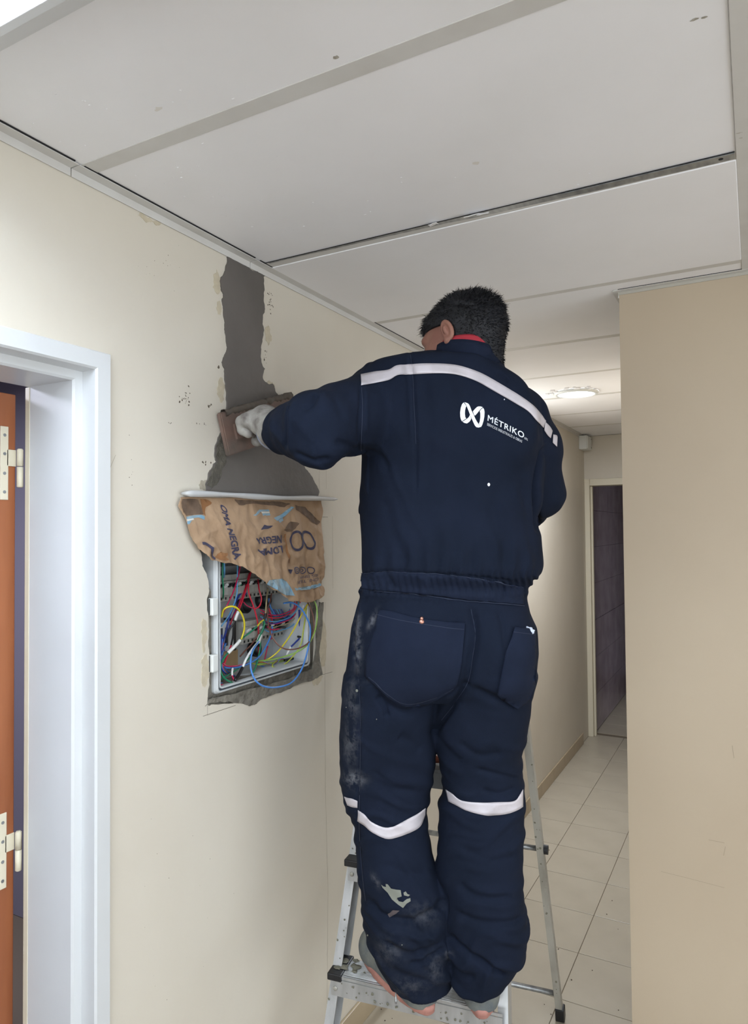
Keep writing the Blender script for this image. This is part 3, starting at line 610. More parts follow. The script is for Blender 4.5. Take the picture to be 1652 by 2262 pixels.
for k in range(5):
    wire(['navy', 'blue', 'crimson', 'green', 'navy'][k], [(330 + 8 * k, 1000 + 50 * k, -.05), (322 + 8 * k, 1150, -.05), (318 + 5 * k, 1300, -.045), (330 + 10 * k, 1420, -.04), (380 + 30 * k, 1480 + 8 * k, -.05)], .0019)
wire('crimson', [(455, 1500, -.02), (480, 1560, -.01)], .002); wire('white', [(462, 1412, -.03), (455, 1455, -.025), (455, 1500, -.02)], .003, name='wire_sleeve')

# ------------------------------------------------------------------ clear plastic ledge taped over the paper
pl_ = tag(empty('plastic_strip'), 'milky clear plastic strip lying level over the torn cement bag below the wet chase', 'plastic strip'); pl_.location = (-1.2, 1.565, 1.755)
bm = bmesh.new(); pts = []
A = wl(392, 1094); B = wl(727, 1106); n = 40; rnd = random.Random(2); rows = []
for i in range(n + 1):
    t = i / n; y = A[0] + (B[0] - A[0]) * t; zc = A[1] + .003 + (B[1] - A[1]) * t + 0.0015 * math.sin(9 * t) ; th = 0.0085 + 0.0015 * math.sin(17 * t + 1); dd = 0.022 + 0.002 * math.sin(13 * t)
    e = min(1, min(t, 1 - t) * 25 + 0.35)
    rows.append([bm.verts.new((WX + a, y, zc + b * th * e)) for a, b in ((0.0115, .8), (0.0105 + dd * 0.8, 0.8), (dd + .0105, 0.3), (dd + .0105, -0.3), (0.0105 + dd * 0.8, -.8), (0.0115, -0.7))])
for a, b in zip(rows, rows[1:]):
    for k in range(6): bm.faces.new((a[k], a[(k + 1) % 6], b[(k + 1) % 6], b[k]))
bm.faces.new(rows[0][::-1]); bm.faces.new(rows[-1]); bmesh.ops.recalc_face_normals(bm, faces=bm.faces[:])
M_milky = mat('milky plastic film', srgb((206, 208, 210)), 0.25, trans=0.15, spec=0.7, bump=0.2, bscale=40)
o = link_mesh('strip', bm, M_milky, None, True); o.data.transform(Matrix.Translation(-Vector(pl_.location))); o.parent = pl_
rnd = random.Random(4); bm = bmesh.new()
for k in range(60):
    t = rnd.choice([rnd.uniform(.25, .95), rnd.gauss(.72, .08)]); t = min(.97, max(.02, t)); y = A[0] + (B[0] - A[0]) * t; zc = A[1] + (B[1] - A[1]) * t + rnd.uniform(0.002, 0.008); r = rnd.uniform(.0008, .003)
    for v in bmesh.ops.create_icosphere(bm, subdivisions=1, radius=r)['verts']: v.co = Vector((v.co.x * .6 + WX + .028, v.co.y * 1.8 + y, v.co.z + zc + .0))
o = link_mesh('mortar_crumbs', bm, M_cement, None); o['kind'] = 'stuff'; o.data.transform(Matrix.Translation(-Vector(pl_.location))); o.parent = pl_

# ------------------------------------------------------------------ torn kraft cement bag hanging over the board
bag_px = [(404.5, 1098), (397.6, 1117.5), (405, 1135), (412.5, 1152), (418, 1177), (427.5, 1198), (434, 1207), (441, 1216), (452, 1228), (460, 1237), (478, 1240.6), (508, 1244), (531, 1251), (549, 1262), (565.5, 1276), (579, 1290), (600, 1304), (621, 1318), (630, 1327), (655, 1329), (670, 1331), (685, 1327), (706, 1315), (708, 1304), (705, 1290), (709, 1260), (708, 1225.6), (710, 1190), (710.5, 1152), (716, 1129), (713, 1104), (640, 1102), (520, 1099)]
BXO = 0.018
def bag_h(y, z):
    """how far the crumpled paper stands off the wall"""
    v = Vector((y * 1.0, z, 0))
    h = 0.0
    # long folds fanning down from the strip
    u = (y - 1.55) - 0.35 * (1.75 - z) * 0.4
    h += 0.0042 * abs(noise.noise(Vector((u * 22, z * 5.0, 1.3)))) * 2
    h += 0.0065 * (1 - 2.4 * abs(noise.noise(Vector((u * 9 + z * 7, z * 9 - u * 3, 4.1)))))
    h += 0.0050 * (1 - 2.4 * abs(noise.noise(Vector((y * 30, z * 24, 7.7)))))
    h += 0.0012 * noise.noise(Vector((y * 120, z * 120, 2.2)))
    t = max(0.0, min(1.0, (1.75 - z) / 0.25))
    return 0.008 + 0.016 * t ** 0.7 + h * (0.45 + 0.55 * t)
bag = tag(empty('cement_bag_paper'), 'torn brown paper cement bag printed LOMA NEGRA hanging over the open board', 'paper bag'); bag.location = (-1.2, 1.58, 1.745)
poly = [wl(q[0], q[1], WX + BXO) for q in bag_px]
poly = jag(poly, 0.003, 2, 11)
def inside_many(px, py, poly):
    inside = np.zeros(len(px), bool); n = len(poly); j = n - 1
    for i in range(n):
        xi, yi = poly[i]; xj, yj = poly[j]
        c = ((yi > py) != (yj > py)) & (px < (xj - xi) * (py - yi) / (yj - yi + 1e-15) + xi); inside ^= c; j = i
    return inside
def grid_fill(poly, step):
    """2D triangulation of a polygon with inner grid points"""
    P = np.array(poly); lo = P.min(0); hi = P.max(0)
    gx, gy = np.meshgrid(np.arange(lo[0], hi[0], step), np.arange(lo[1], hi[1], step)); gx = gx.ravel(); gy = gy.ravel()
    k = inside_many(gx, gy, poly)
    # keep inner points off the outline
    pts = np.stack([gx[k], gy[k]], 1); keep = np.ones(len(pts), bool)
    for a in P: keep &= ((pts - a) ** 2).sum(1) > (step * 0.45) ** 2
    pts = pts[keep]
    V = [Vector(p) for p in P] + [Vector(p) for p in pts]; n = len(P)
    r = geometry.delaunay_2d_cdt(V, [(i, (i + 1) % n) for i in range(n)], [], 0, 1e-7)
    vs, fs = r[0], r[2]
    c = np.array([[(vs[f[0]][q] + vs[f[1]][q] + vs[f[2]][q]) / 3 for q in (0, 1)] for f in fs]); ok = inside_many(c[:, 0], c[:, 1], poly)
    return [(v.x, v.y) for v in vs], [tuple(f) for f, o_ in zip(fs, ok) if o_]
vs, fs = grid_fill(poly, 0.0033)
o = link_mesh('paper_sheet', ([(WX + bag_h(a, b), a, b) for a, b in vs], fs), M_kraft, None, True)
bm = bmesh.new(); bm.from_mesh(o.data); bmesh.ops.recalc_face_normals(bm, faces=bm.faces[:])
if sum(f.normal.x for f in bm.faces) < 0: bmesh.ops.reverse_faces(bm, faces=bm.faces[:])
bm.to_mesh(o.data); bm.free()
o.data.transform(Matrix.Translation(-Vector(bag.location))); o.parent = bag
so = o.modifiers.new('s', 'SOLIDIFY'); so.thickness = 0.0006; so.offset = -1

def text_2d(s, bold=0.0, cuts=0, spacing=1.0):
    cu = bpy.data.curves.new('lettering', 'FONT'); cu.body = s; cu.size = 1.0; cu.resolution_u = 3; cu.space_character = spacing; cu.fill_mode = 'FRONT' if False else 'BOTH'
    ob = bpy.data.objects.new('lettering', cu); COL.objects.link(ob); bpy.context.view_layer.update()
    me = bpy.data.meshes.new_from_object(ob.evaluated_get(bpy.context.evaluated_depsgraph_get()))
    bpy.data.objects.remove(ob)
    bm = bmesh.new(); bm.from_mesh(me); bmesh.ops.remove_doubles(bm, verts=bm.verts[:], dist=1e-5)
    if bold:
        base = bm.copy(); tmp = bpy.data.meshes.new('tmp')
        for dx, dy in ((1, 0), (0, 1), (1, 1), (.5, .5)):
            b2 = base.copy(); bmesh.ops.translate(b2, verts=b2.verts[:], vec=(dx * bold, dy * bold, 0)); b2.to_mesh(tmp); b2.free(); bm.from_mesh(tmp)
        base.free()
    bmesh.ops.triangulate(bm, faces=bm.faces[:])
    for _ in range(cuts):
        bmesh.ops.subdivide_edges(bm, edges=[e for e in bm.edges if e.calc_length() > 0.07], cuts=1); bmesh.ops.triangulate(bm, faces=bm.faces[:])
    v = np.array([q.co[:2] for q in bm.verts]); f = [[q.index for q in F.verts] for F in bm.faces]; bm.free()
    v -= v.min(0); W, H = v.max(0); v[:, 0] /= W; v[:, 1] /= H
    return v, f
def bag_top(y, z): return max(bag_h(y + a * r, z + b * r) for a, b in ((0, 0), (1, 0), (-1, 0), (0, 1), (0, -1), (.7, .7), (-.7, .7), (.7, -.7), (-.7, -.7)) for r in (.0018, .0036))
def bag_print(name, v, f, quad, m):
    """v in the unit square mapped bilinearly to four photo points (bottom-left, bottom-right, top-right, top-left)"""
    q = np.array(quad, float); out = []
    for a, b in v:
        p = q[0] * (1 - a) * (1 - b) + q[1] * a * (1 - b) + q[2] * a * b + q[3] * (1 - a) * b
        y, z = wl(p[0], p[1], WX + BXO); out.append((WX + bag_top(y, z) + 0.0010, y, z))
    o = link_mesh(name, (out, f), m, None); o.data.transform(Matrix.Translation(-Vector(bag.location))); o.parent = bag; return o
def e2(px, py): return (370 + px / 4.347, 1060 + py / 4.347)
T = lambda *a: [e2(*q) for q in a]
v, f = text_2d('LOMA', 0.055, 2); bag_print('print', v, f, T((1085, 628), (845, 668), (868, 732), (1082, 700)), M_ink)
bag_print('print', v, f, T((1084, 632), (846, 668), (866, 728), (1082, 698)), M_ink) if False else None
v, f = text_2d('NEGRA', 0.055, 2); bag_print('print', v, f, T((1088, 528), (822, 560), (834, 618), (1088, 606)), M_ink)
v, f = text_2d('OMA NEGRA', 0.06, 2); bag_print('print', v, f, T((500, 225), (625, 770), (692, 745), (560, 262)), M_ink)
v, f = text_2d('CONF. TILLER', 0.0, 1); bag_print('print', v, f, T((1415, 935), (1190, 975), (1192, 1000), (1415, 965)), M_ink)
v, f = text_2d('REG. ESPAM', 0.0, 1); bag_print('print', v, f, T((1405, 900), (1240, 925), (1242, 948), (1405, 925)), M_ink)
def ring2(cx, cy, rx, ry, w, name='print', m=M_ink, a0=0, a1=360, tilt=0.0):
    n = 40; V = []; F = []
    for k in range(n + 1):
        a = math.radians(a0 + (a1 - a0) * k / n)
        for s in (1 - w, 1): 
            x, y = rx * s * math.cos(a), ry * s * math.sin(a); V.append((cx + x * math.cos(tilt) - y * math.sin(tilt), cy + x * math.sin(tilt) + y * math.cos(tilt)))
    F = [(2 * k, 2 * k + 1, 2 * k + 3, 2 * k + 2) for k in range(n)]
    out = []
    for p in V:
        y, z = wl(*e2(*p), WX + BXO); out.append((WX + bag_top(y, z) + 0.0010, y, z))
    o = link_mesh(name, (out, F), m, None); o.data.transform(Matrix.Translation(-Vector(bag.location))); o.parent = bag
ring2(1225, 585, 62, 100, 0.24); ring2(1335, 580, 55, 95, 0.26, tilt=-0.25)
ring2(330, 700, 90, 105, 0.26, a0=-100, a1=20); ring2(470, 690, 80, 90, 0.26, a0=120, a1=215)
for cx in (1205, 1270, 1345): ring2(cx, 868, 30, 34, 0.25)
for cx in (1205, 1270): ring2(cx, 868, 12, 14, 0.4)
def bagpoly(pts, m, name='print'):
    vs2, fs2 = grid_fill([wl(*e2(*q), WX + BXO) for q in pts], 0.004)
    o = link_mesh(name, ([(WX + bag_h(a, b) + 0.0012, a, b) for a, b in vs2], fs2), m, None); o.data.transform(Matrix.Translation(-Vector(bag.location))); o.parent = bag
bagpoly([(1120, 858), (1168, 862), (1145, 905)], M_ink); bagpoly([(905, 1000), (930, 960), (1060, 945), (1110, 975), (1170, 1110), (1090, 1105), (1000, 1055)], M_inkblue)
bagpoly([(1170, 1035), (1310, 1020), (1440, 985), (1455, 1010), (1320, 1050), (1180, 1062)], M_inkblue)
bagpoly([(186, 355), (250, 340), (330, 335), (360, 350), (355, 385), (300, 360), (190, 378)], M_inkblue); bagpoly([(188, 378), (250, 368), (252, 384), (190, 396)], M_inkwhite); bagpoly([(188, 398), (232, 386), (205, 425), (186, 426)], M_inkblue)
bagpoly([(830, 340), (900, 285), (990, 285), (995, 300), (915, 302), (850, 345)], M_inkblue); bagpoly([(912, 303), (994, 303), (996, 318), (918, 322)], M_inkwhite); bagpoly([(918, 323), (996, 320), (998, 340), (925, 345)], M_inkblue)
bagpoly([(1020, 365), (1100, 330), (1190, 255), (1220, 262), (1130, 345), (1040, 395)], M_inkblue); bagpoly([(1130, 300), (1190, 268), (1200, 276), (1140, 312)], M_inkwhite); bagpoly([(1050, 385), (1110, 360), (1120, 390), (1065, 412)], M_inkblue)
bagpoly(jag([(160, 182), (300, 185), (330, 240), (355, 330), (260, 335), (190, 345), (150, 260)], 8, 2, 3), M_stain, 'cement_stain')
bagpoly(jag([(650, 185), (820, 195), (1100, 210), (1190, 230), (1130, 262), (960, 238), (780, 232), (690, 240)], 8, 2, 5), M_stain, 'cement_stain')
bagpoly(jag([(1230, 240), (1330, 260), (1440, 380), (1470, 400), (1440, 430), (1340, 370), (1240, 290)], 8, 2, 6), M_stain, 'cement_stain')
bagpoly(jag([(1110, 480), (1180, 400), (1250, 420), (1200, 480), (1140, 500)], 8, 2, 7), M_stain, 'cement_stain'); bagpoly(jag([(880, 480), (930, 430), (1000, 440), (950, 470)], 6, 2, 8), M_ink)
M_rust = mat('damp stain on paper', srgb((140, 98, 62)), 0.8)
bagpoly(jag([(440, 740), (500, 690), (560, 700), (540, 740), (570, 760), (500, 770)], 10, 2, 8), M_rust, 'damp_stain'); bagpoly(jag([(1128, 520), (1140, 520), (1148, 700), (1150, 800), (1138, 800), (1130, 650)], 3, 2, 8), M_rust, 'damp_stain')
bagpoly(jag([(330, 180), (400, 190), (430, 220), (380, 260), (370, 350), (350, 300)], 6, 2, 9), M_rust, 'damp_stain')

# ------------------------------------------------------------------ stepladder
LO = np.array([-1.0, 1.571, 0.0]); LU = np.array([0.99, 0.143, 0.0]); LU /= np.linalg.norm(LU); LV = np.array([-LU[1], LU[0], 0.0]); LZ = np.array([0, 0, 1.0])
lad = tag(empty('stepladder', tuple(LO)), 'paint-spattered aluminium stepladder that the worker in navy coveralls stands on', 'ladder')
def LP(u, v, z): return u * LU + v * LV + z * LZ
def fu(side, z): return (0.008 + 0.055 * (z - 0.5)) if side < 0 else (0.447 - 0.055 * (z - 0.5))
def fv(z): return 0.33 * (z - 0.5) + 0.030
def ru(side, z): return (-0.050 + 0.055 * z) if side < 0 else (0.505 - 0.055 * z)
def rv(z): return 0.774 - 0.286 * z
TOPZ = 1.285
for s in (-1, 1):
    bm = bmesh.new(); a, b = LP(fu(s, 0.02), fv(0.02), 0.02), LP(fu(s, TOPZ), fv(TOPZ), TOPZ); ax = (b - a) / np.linalg.norm(b - a); nv = np.cross(LU, ax)
    obox(bm, a, b, LU, 0.0125, nv, 0.0016); obox(bm, a - nv * 0.0, b, LU, 0.0125, nv, 0.0014)
    obox(bm, a + LU * s * 0.0115 - nv * 0.024, b + LU * s * 0.0115 - nv * 0.024, LU, 0.0012, nv, 0.026); obox(bm, a - nv * 0.049, b - nv * 0.049, LU, 0.0125, nv, 0.0014)
    link_mesh('front_rail', bm, M_alu, lad)
    bm = bmesh.new(); a, b = LP(ru(s, 0.03), rv(0.03), 0.03), LP(ru(s, TOPZ - .02), rv(TOPZ - .02), TOPZ - .02); ax = (b - a) / np.linalg.norm(b - a); nv = np.cross(LU, ax)
    obox(bm, a, b, LU, 0.0105, nv, 0.015); link_mesh('rear_rail', bm, M_alu_dull, lad)
    for (uu, vv) in ((ru(s, 0), rv(0)), (fu(s, 0), fv(0) + 0.02)):
        bm = bmesh.new(); add_box(bm, (uu - 0.015, vv - 0.021, 0.001), (uu + 0.015, vv + 0.021, 0.048), 0.003)
        for q in bm.verts: q.co = Vector(LP(q.co.x, q.co.y - 0.28 * (q.co.z - 0.0) * (1 if vv > 0.5 else -1), q.co.z))
        link_mesh('rubber_foot', bm, M_black, lad)
steps = [0.245, 0.50, 0.757, 1.004]
M_tread = mat('ribbed tread aluminium', srgb((178, 180, 182)), 0.4, 0.5, c2=srgb((140, 141, 138)), scale=30)
for z in steps:
    ua, ub = fu(-1, z) - 0.004, fu(1, z) + 0.004; va = fv(z) - 0.030; dp = 0.082
    bm = bmesh.new(); n = 15
    prof = [(0, -0.052), (0, -0.004), (0.003, 0.0)]
    for k in range(n):
        v0 = 0.008 + (dp - 0.012) * k / n; w = (dp - 0.012) / n
        prof += [(v0, 0.0), (v0 + w * .3, 0.0016), (v0 + w * .6, 0.0016), (v0 + w * .75, 0.0)]
    prof += [(dp, -0.002), (dp, -0.03), (dp - 0.002, -0.03), (dp - 0.002, -0.004), (0.002, -0.006), (0.002, -0.052)]
    A_, B_ = [], []
    for v0, dz in prof: A_.append(bm.verts.new(tuple(LP(ua + 0.022, va + v0, z + dz)))); B_.append(bm.verts.new(tuple(LP(ub - 0.022, va + v0, z + dz))))
    m_ = len(prof)
    for k in range(m_): bm.faces.new((A_[k], A_[(k + 1) % m_], B_[(k + 1) % m_], B_[k]))
    bmesh.ops.recalc_face_normals(bm, faces=bm.faces[:])
    st = link_mesh('step', bm, M_tread, lad)
    # bright riser face with its flanges riveted to the rails
    bm = bmesh.new(); obox(bm, LP(ua, va - 0.0012, z - 0.031), LP(ub, va - 0.0012, z - 0.031), LV, 0.0010, LZ, 0.021)
    obox(bm, LP(ua, va - 0.0005, z - 0.004), LP(ub, va - 0.0005, z - 0.004), LV, 0.0016, LZ, 0.0035)
    link_mesh('riser', bm, M_alu, st)
    for uu in ((ua, ub) if z > .6 else (ua,)):
        bm = bmesh.new(); sg = 1 if uu == ua else -1
        add_box(bm, (min(uu - sg * 0.010, uu + sg * 0.030), va - 0.006, z - 0.014), (max(uu - sg * 0.010, uu + sg * 0.030), va + dp + 0.004, z + 0.0045), 0.003)
        for q in bm.verts: q.co = Vector(LP(q.co.x, q.co.y, q.co.z))
        link_mesh('end_cap', bm, M_black, st)
        bm = bmesh.new(); c = uu + sg * 0.012
        tube(bm, [LP(c, va - 0.002, z - 0.033), LP(c, va - 0.0045, z - 0.033), LP(c, va - 0.005, z - 0.033)], [0.0065, 0.0055, 0.002], 14); link_mesh('rivet', bm, M_alu_dull, st, True)
# top platform, its bracket and the braces
bm = bmesh.new(); add_box(bm, (fu(-1, TOPZ) - .02, fv(TOPZ) - 0.05, TOPZ - 0.02), (fu(1, TOPZ) + .02, rv(TOPZ) + 0.03, TOPZ + 0.012), 0.006)
for q in bm.verts: q.co = Vector(LP(q.co.x, q.co.y, q.co.z))
link_mesh('top_cap', bm, M_black, lad)
for z, over in ((0.097, 0.0), (0.640, 0.012)):
    bm = bmesh.new(); tube(bm, [LP(ru(-1, z) - over, rv(z) + .002, z), LP(ru(1, z) + over, rv(z) + .002, z)], 0.0085, 14); br = link_mesh('rear_brace', bm, M_galv, lad, True)
    if over:
        for s in (-1, 1):
            bm = bmesh.new(); tube(bm, [LP(ru(s, z) + s * 0.010, rv(z) + .002, z), LP(ru(s, z) + s * 0.024, rv(z) + .002, z)], 0.0145, 14); link_mesh('brace_plug', bm, M_black, br)
# dried mortar on the ladder
rnd = random.Random(31); bm = bmesh.new()
def splat(P, n1, n2, nn, r):
    k = rnd.randint(7, 11); vs = [bm.verts.new(tuple(P + nn * 0.0012 + (n1 * math.cos(a) + n2 * math.sin(a)) * r * rnd.uniform(.55, 1.15))) for a in [2 * math.pi * q / k for q in range(k)]]
    c = bm.verts.new(tuple(P + nn * (0.0012 + r * 0.18)))
    for q in range(k): bm.faces.new((vs[q], vs[(q + 1) % k], c))
for _ in range(34): splat(LP(rnd.uniform(0.03, 0.42), fv(.5) - 0.0325, 0.5 - rnd.uniform(.012, .048)), LU, LZ, -LV, rnd.uniform(.0012, .0042))
for (uu, vv, r) in ((.055, .045, .016), (.06, .025, .010), (.045, .07, .011), (.085, .03, .004), (.03, .03, .013), (.018, .055, .012), (.012, .02, .010), (.10, .06, .004)): splat(LP(uu, vv, 0.5045 if uu < .035 else .502), LU, LV, LZ, r)
for _ in range(26):
    z = rnd.uniform(0.3, 1.0); splat(LP(fu(-1, z) + rnd.uniform(-.010, .010), fv(z) - 0.002, z), LU, LZ, -LV, rnd.uniform(.0012, .004))
for _ in range(18):
    z = rnd.uniform(0.1, 1.1); splat(LP(ru(1, z) + rnd.uniform(-.008, .008), rv(z) - 0.0155, z), LU, LZ, -LV, rnd.uniform(.0012, .0045))
bmesh.ops.recalc_face_normals(bm, faces=bm.faces[:]); o = link_mesh('dried_mortar', bm, M_mortar, lad); o['kind'] = 'stuff'
# a few crumbs on the floor
rnd = random.Random(77); bm = bmesh.new()
for px, py in ((1213, 1878), (1352, 1990), (1365, 2053), (1233, 2097), (1308, 2144), (1262, 2165), (1366, 2232), (1202, 2219), (1217, 2241), (1234, 2096), (885, 2232), (842, 2230), (866, 2250), (1340, 2020), (850, 2255)):
    P = on(px, py, 2, 0.0); r = rnd.uniform(.0015, .003)
    for v in bmesh.ops.create_icosphere(bm, subdivisions=1, radius=r)['verts']: v.co = Vector((v.co.x * rnd.uniform(.8, 1.3) + P[0], v.co.y + P[1], v.co.z * .6 + r * .5))
o = link_mesh('mortar_crumbs', bm, M_splash, None); o.location = (0, 0, 0); tag(o, 'tiny dark crumbs of mortar scattered on the floor tiles by the ladder', 'debris', kind='stuff')
# ------------------------------------------------------------------ the worker: shapes blended as a distance field, meshed with OpenVDB
import openvdb as vdb
class Field:
    def __init__(s, lo, hi, h):
        s.lo = np.array(lo, float); s.h = h; s.n = np.ceil((np.array(hi) - s.lo) / h).astype(int) + 1
        s.g = np.full(tuple(s.n), 1.0, np.float32)
    def sub(s, lo, hi, pad):
        a = np.clip(np.floor((np.array(lo) - pad - s.lo) / s.h).astype(int), 0, s.n - 1); b = np.clip(np.ceil((np.array(hi) + pad - s.lo) / s.h).astype(int) + 1, 1, s.n)
        ax = [(s.lo[i] + s.h * np.arange(a[i], b[i])).astype(np.float32) for i in range(3)]
        return tuple(slice(a[i], b[i]) for i in range(3)), ax[0][:, None, None], ax[1][None, :, None], ax[2][None, None, :]
    def put(s, sl, d, k):
        g = s.g[sl]
        if k > 0:
            h = np.clip(0.5 + 0.5 * (g - d) / k, 0, 1); s.g[sl] = g * (1 - h) + d * h - k * h * (1 - h)
        else: s.g[sl] = np.minimum(g, d)
    def cut(s, sl, d, k):      # smooth subtraction of the solid d
        g = s.g[sl]; d = -d; h = np.clip(0.5 - 0.5 * (g - d) / max(k, 1e-5), 0, 1); s.g[sl] = g * (1 - h) + d * h + k * h * (1 - h)
    def cone(s, p0, p1, r0, r1, k=0.03):
        p0, p1 = np.array(p0, float), np.array(p1, float); r = max(r0, r1)
        sl, X, Y, Z = s.sub(np.minimum(p0, p1) - r, np.maximum(p0, p1) + r, k + 0.02)
        d = p1 - p0; L2 = d @ d + 1e-12
        t = np.clip(((X - p0[0]) * d[0] + (Y - p0[1]) * d[1] + (Z - p0[2]) * d[2]) / L2, 0, 1)
        q = np.sqrt((X - p0[0] - t * d[0]) ** 2 + (Y - p0[1] - t * d[1]) ** 2 + (Z - p0[2] - t * d[2]) ** 2) - (r0 + (r1 - r0) * t)
        s.put(sl, q.astype(np.float32), k)
    def chain(s, pts, k=0.03):
        for a, b in zip(pts, pts[1:]): s.cone(a[0], b[0], a[1], b[1], k)
    def ell(s, c, r, R=None, k=0.02, cut=False):
        c = np.array(c, float); r = np.array(r, float); R = np.eye(3) if R is None else R; m = r.max()
        sl, X, Y, Z = s.sub(c - m, c + m, k + 0.015); D = (X - c[0], Y - c[1], Z - c[2])
        L = [D[0] * R[i][0] + D[1] * R[i][1] + D[2] * R[i][2] for i in range(3)]
        k0 = np.sqrt(sum((L[i] / r[i]) ** 2 for i in range(3))); k1 = np.sqrt(sum((L[i] / r[i] ** 2) ** 2 for i in range(3))) + 1e-6
        d = (k0 * (k0 - 1) / k1).astype(np.float32); (s.cut if cut else s.put)(sl, d, k)
    def loft(s, rows, k=0.03, n=2.3, grow=0.0):
        """rows (py, left px, right px, distance, half depth): slices measured on the photograph, centred at that distance"""
        S = []
        for py, l, r, D, b in rows:
            c = at((l + r) / 2, py, D); dl = at(l, py, D); dr = at(r, py, D); a = np.linalg.norm((dr - dl)[:2]) / 2; S.append((c[2], c[0], c[1], a + grow, b + grow))
        S.sort(); S = np.array(S); z = S[:, 0]; am = S[:, 3].max()
        lo = np.array([S[:, 1].min() - am, S[:, 2].min() - am, z[0] - 0.01]); hi = np.array([S[:, 1].max() + am, S[:, 2].max() + am, z[-1] + 0.01])
        sl, X, Y, Z = s.sub(lo, hi, k + 0.02); zz = Z.ravel()
        zf = np.linspace(z[0], z[-1], 300)
        def sm(c):
            v = np.interp(zf, z, S[:, c]); w = 9; vp = np.pad(v, w, mode='edge'); v = np.convolve(vp, np.hanning(2 * w + 1) / np.hanning(2 * w + 1).sum(), 'valid'); return np.interp(zz, zf, v)[None, None, :]
        cx, cy, a, b = sm(1), sm(2), sm(3), sm(4)
        e = np.array([S[len(S) // 2, 1], S[len(S) // 2, 2]]); e /= np.linalg.norm(e); er = np.array([e[1], -e[0]])
        p = np.abs((X - cx) * er[0] + (Y - cy) * er[1]); q = np.abs((X - cx) * e[0] + (Y - cy) * e[1])
        u = ((p / a) ** n + (q / b) ** n) ** (1 / n); d = (u - 1) * np.minimum(a, b) * 0.9
        d = np.maximum(d, np.maximum(Z - z[-1] - grow, z[0] - grow - Z)).astype(np.float32); s.put(sl, d, k)
    def mesh(s, iso=0.0):
        band = 3 * s.h; g = np.clip(s.g, -band, band); G = vdb.FloatGrid(band); G.copyFromArray(g, tolerance=0.0); G.transform = vdb.createLinearTransform(1.0)
        P, Q = G.convertToQuads(isovalue=iso) if False else (lambda r: (r[0], r[1]))(G.convertToQuads(isovalue=iso))
        return np.array(P, float) * s.h + s.lo, np.array(Q)[:, ::-1]
def make_mesh(name, V, Q, m, parent, smooth=True, origin=None):
    me = bpy.data.meshes.new(name); V = np.asarray(V, np.float32); 
    if origin is not None: V = V - np.asarray(origin, np.float32)
    me.vertices.add(len(V)); me.vertices.foreach_set('co', V.ravel()); n = len(Q); w = Q.shape[1]
    me.loops.add(n * w); me.loops.foreach_set('vertex_index', Q.ravel().astype(np.int32)); me.polygons.add(n)
    me.polygons.foreach_set('loop_start', np.arange(0, n * w, w, dtype=np.int32)); me.update(calc_edges=True); me.validate()
    if smooth: me.polygons.foreach_set('use_smooth', np.ones(len(me.polygons), bool))
    if m: me.materials.append(m)
    o = bpy.data.objects.new(name, me); COL.objects.link(o); o.parent = parent; return o
def laplace(V, Q, it=2, lam=0.5):
    E = np.concatenate([Q[:, [i, (i + 1) % Q.shape[1]]] for i in range(Q.shape[1])]); E = np.concatenate([E, E[:, ::-1]])
    cnt = np.bincount(E[:, 0], minlength=len(V))[:, None] + 1e-9
    for _ in range(it):
        acc = np.stack([np.bincount(E[:, 0], weights=V[E[:, 1], c], minlength=len(V)) for c in range(3)], 1); V = V + lam * (acc / cnt - V)
    return V
def normals(V, Q):
    n = np.cross(V[Q[:, 2]] - V[Q[:, 0]], V[Q[:, 3]] - V[Q[:, 1]]) if Q.shape[1] == 4 else np.cross(V[Q[:, 1]] - V[Q[:, 0]], V[Q[:, 2]] - V[Q[:, 0]])
    N = np.stack([sum(np.bincount(Q[:, k], weights=n[:, c], minlength=len(V)) for k in range(Q.shape[1])) for c in range(3)], 1)
    return N / (np.linalg.norm(N, axis=1)[:, None] + 1e-12)
def projv(V):
    d = V - EYE; f = d @ CF; return 826.0 + FPX * (d @ CR) / f, 1131.0 - FPX * (d @ CU) / f

M_navy = mat('navy cotton drill', srgb((22, 29, 45)), 0.9, c2=srgb((18, 25, 39)), scale=9, bump=0.35, bscale=420, bdist=0.0008, sheen=0.0, spec=0.12)
M_navy2 = mat('navy cotton drill worn', srgb((27, 34, 52)), 0.9, c2=srgb((23, 30, 46)), scale=14, bump=0.35, bscale=420, bdist=0.0008, sheen=0.0, spec=0.12)
M_seam = mat('seam thread', srgb((38, 46, 66)), 0.9)
M_tape = mat('grey reflective tape', srgb((196, 190, 196)), 0.5, 0.15, c2=srgb((180, 175, 180)), scale=26, bump=0.2, bscale=70, bdist=0.002)
M_red = mat('red lining', srgb((158, 38, 52)), 0.8, bump=0.2, bscale=300)
M_skin = mat('tanned skin', srgb((150, 108, 92)), 0.5, c2=srgb((134, 90, 78)), scale=24, bump=0.15, bscale=160, spec=0.4)
M_hair = mat('black hair', srgb((20, 21, 25)), 0.6, c2=srgb((32, 33, 38)), scale=30, spec=0.3)
M_glove = mat('cement-stained glove', srgb((168, 166, 160)), 0.85, c2=srgb((88, 80, 80)), scale=26, bump=0.5, bscale=140, bdist=0.002)
M_glove_dark = mat('dark glove palm', srgb((56, 52, 58)), 0.8, bump=0.4, bscale=140)
M_shoe = mat('grey suede shoe', srgb((116, 118, 112)), 0.9, c2=srgb((84, 92, 98)), scale=26, bump=0.6, bscale=120, bdist=0.002)
M_sole = mat('faded coral sole', srgb((184, 132, 120)), 0.75, c2=srgb((150, 104, 96)), scale=30, bump=0.4, bscale=60)
M_print = mat('white screen print', srgb((224, 228, 234)), 0.6)

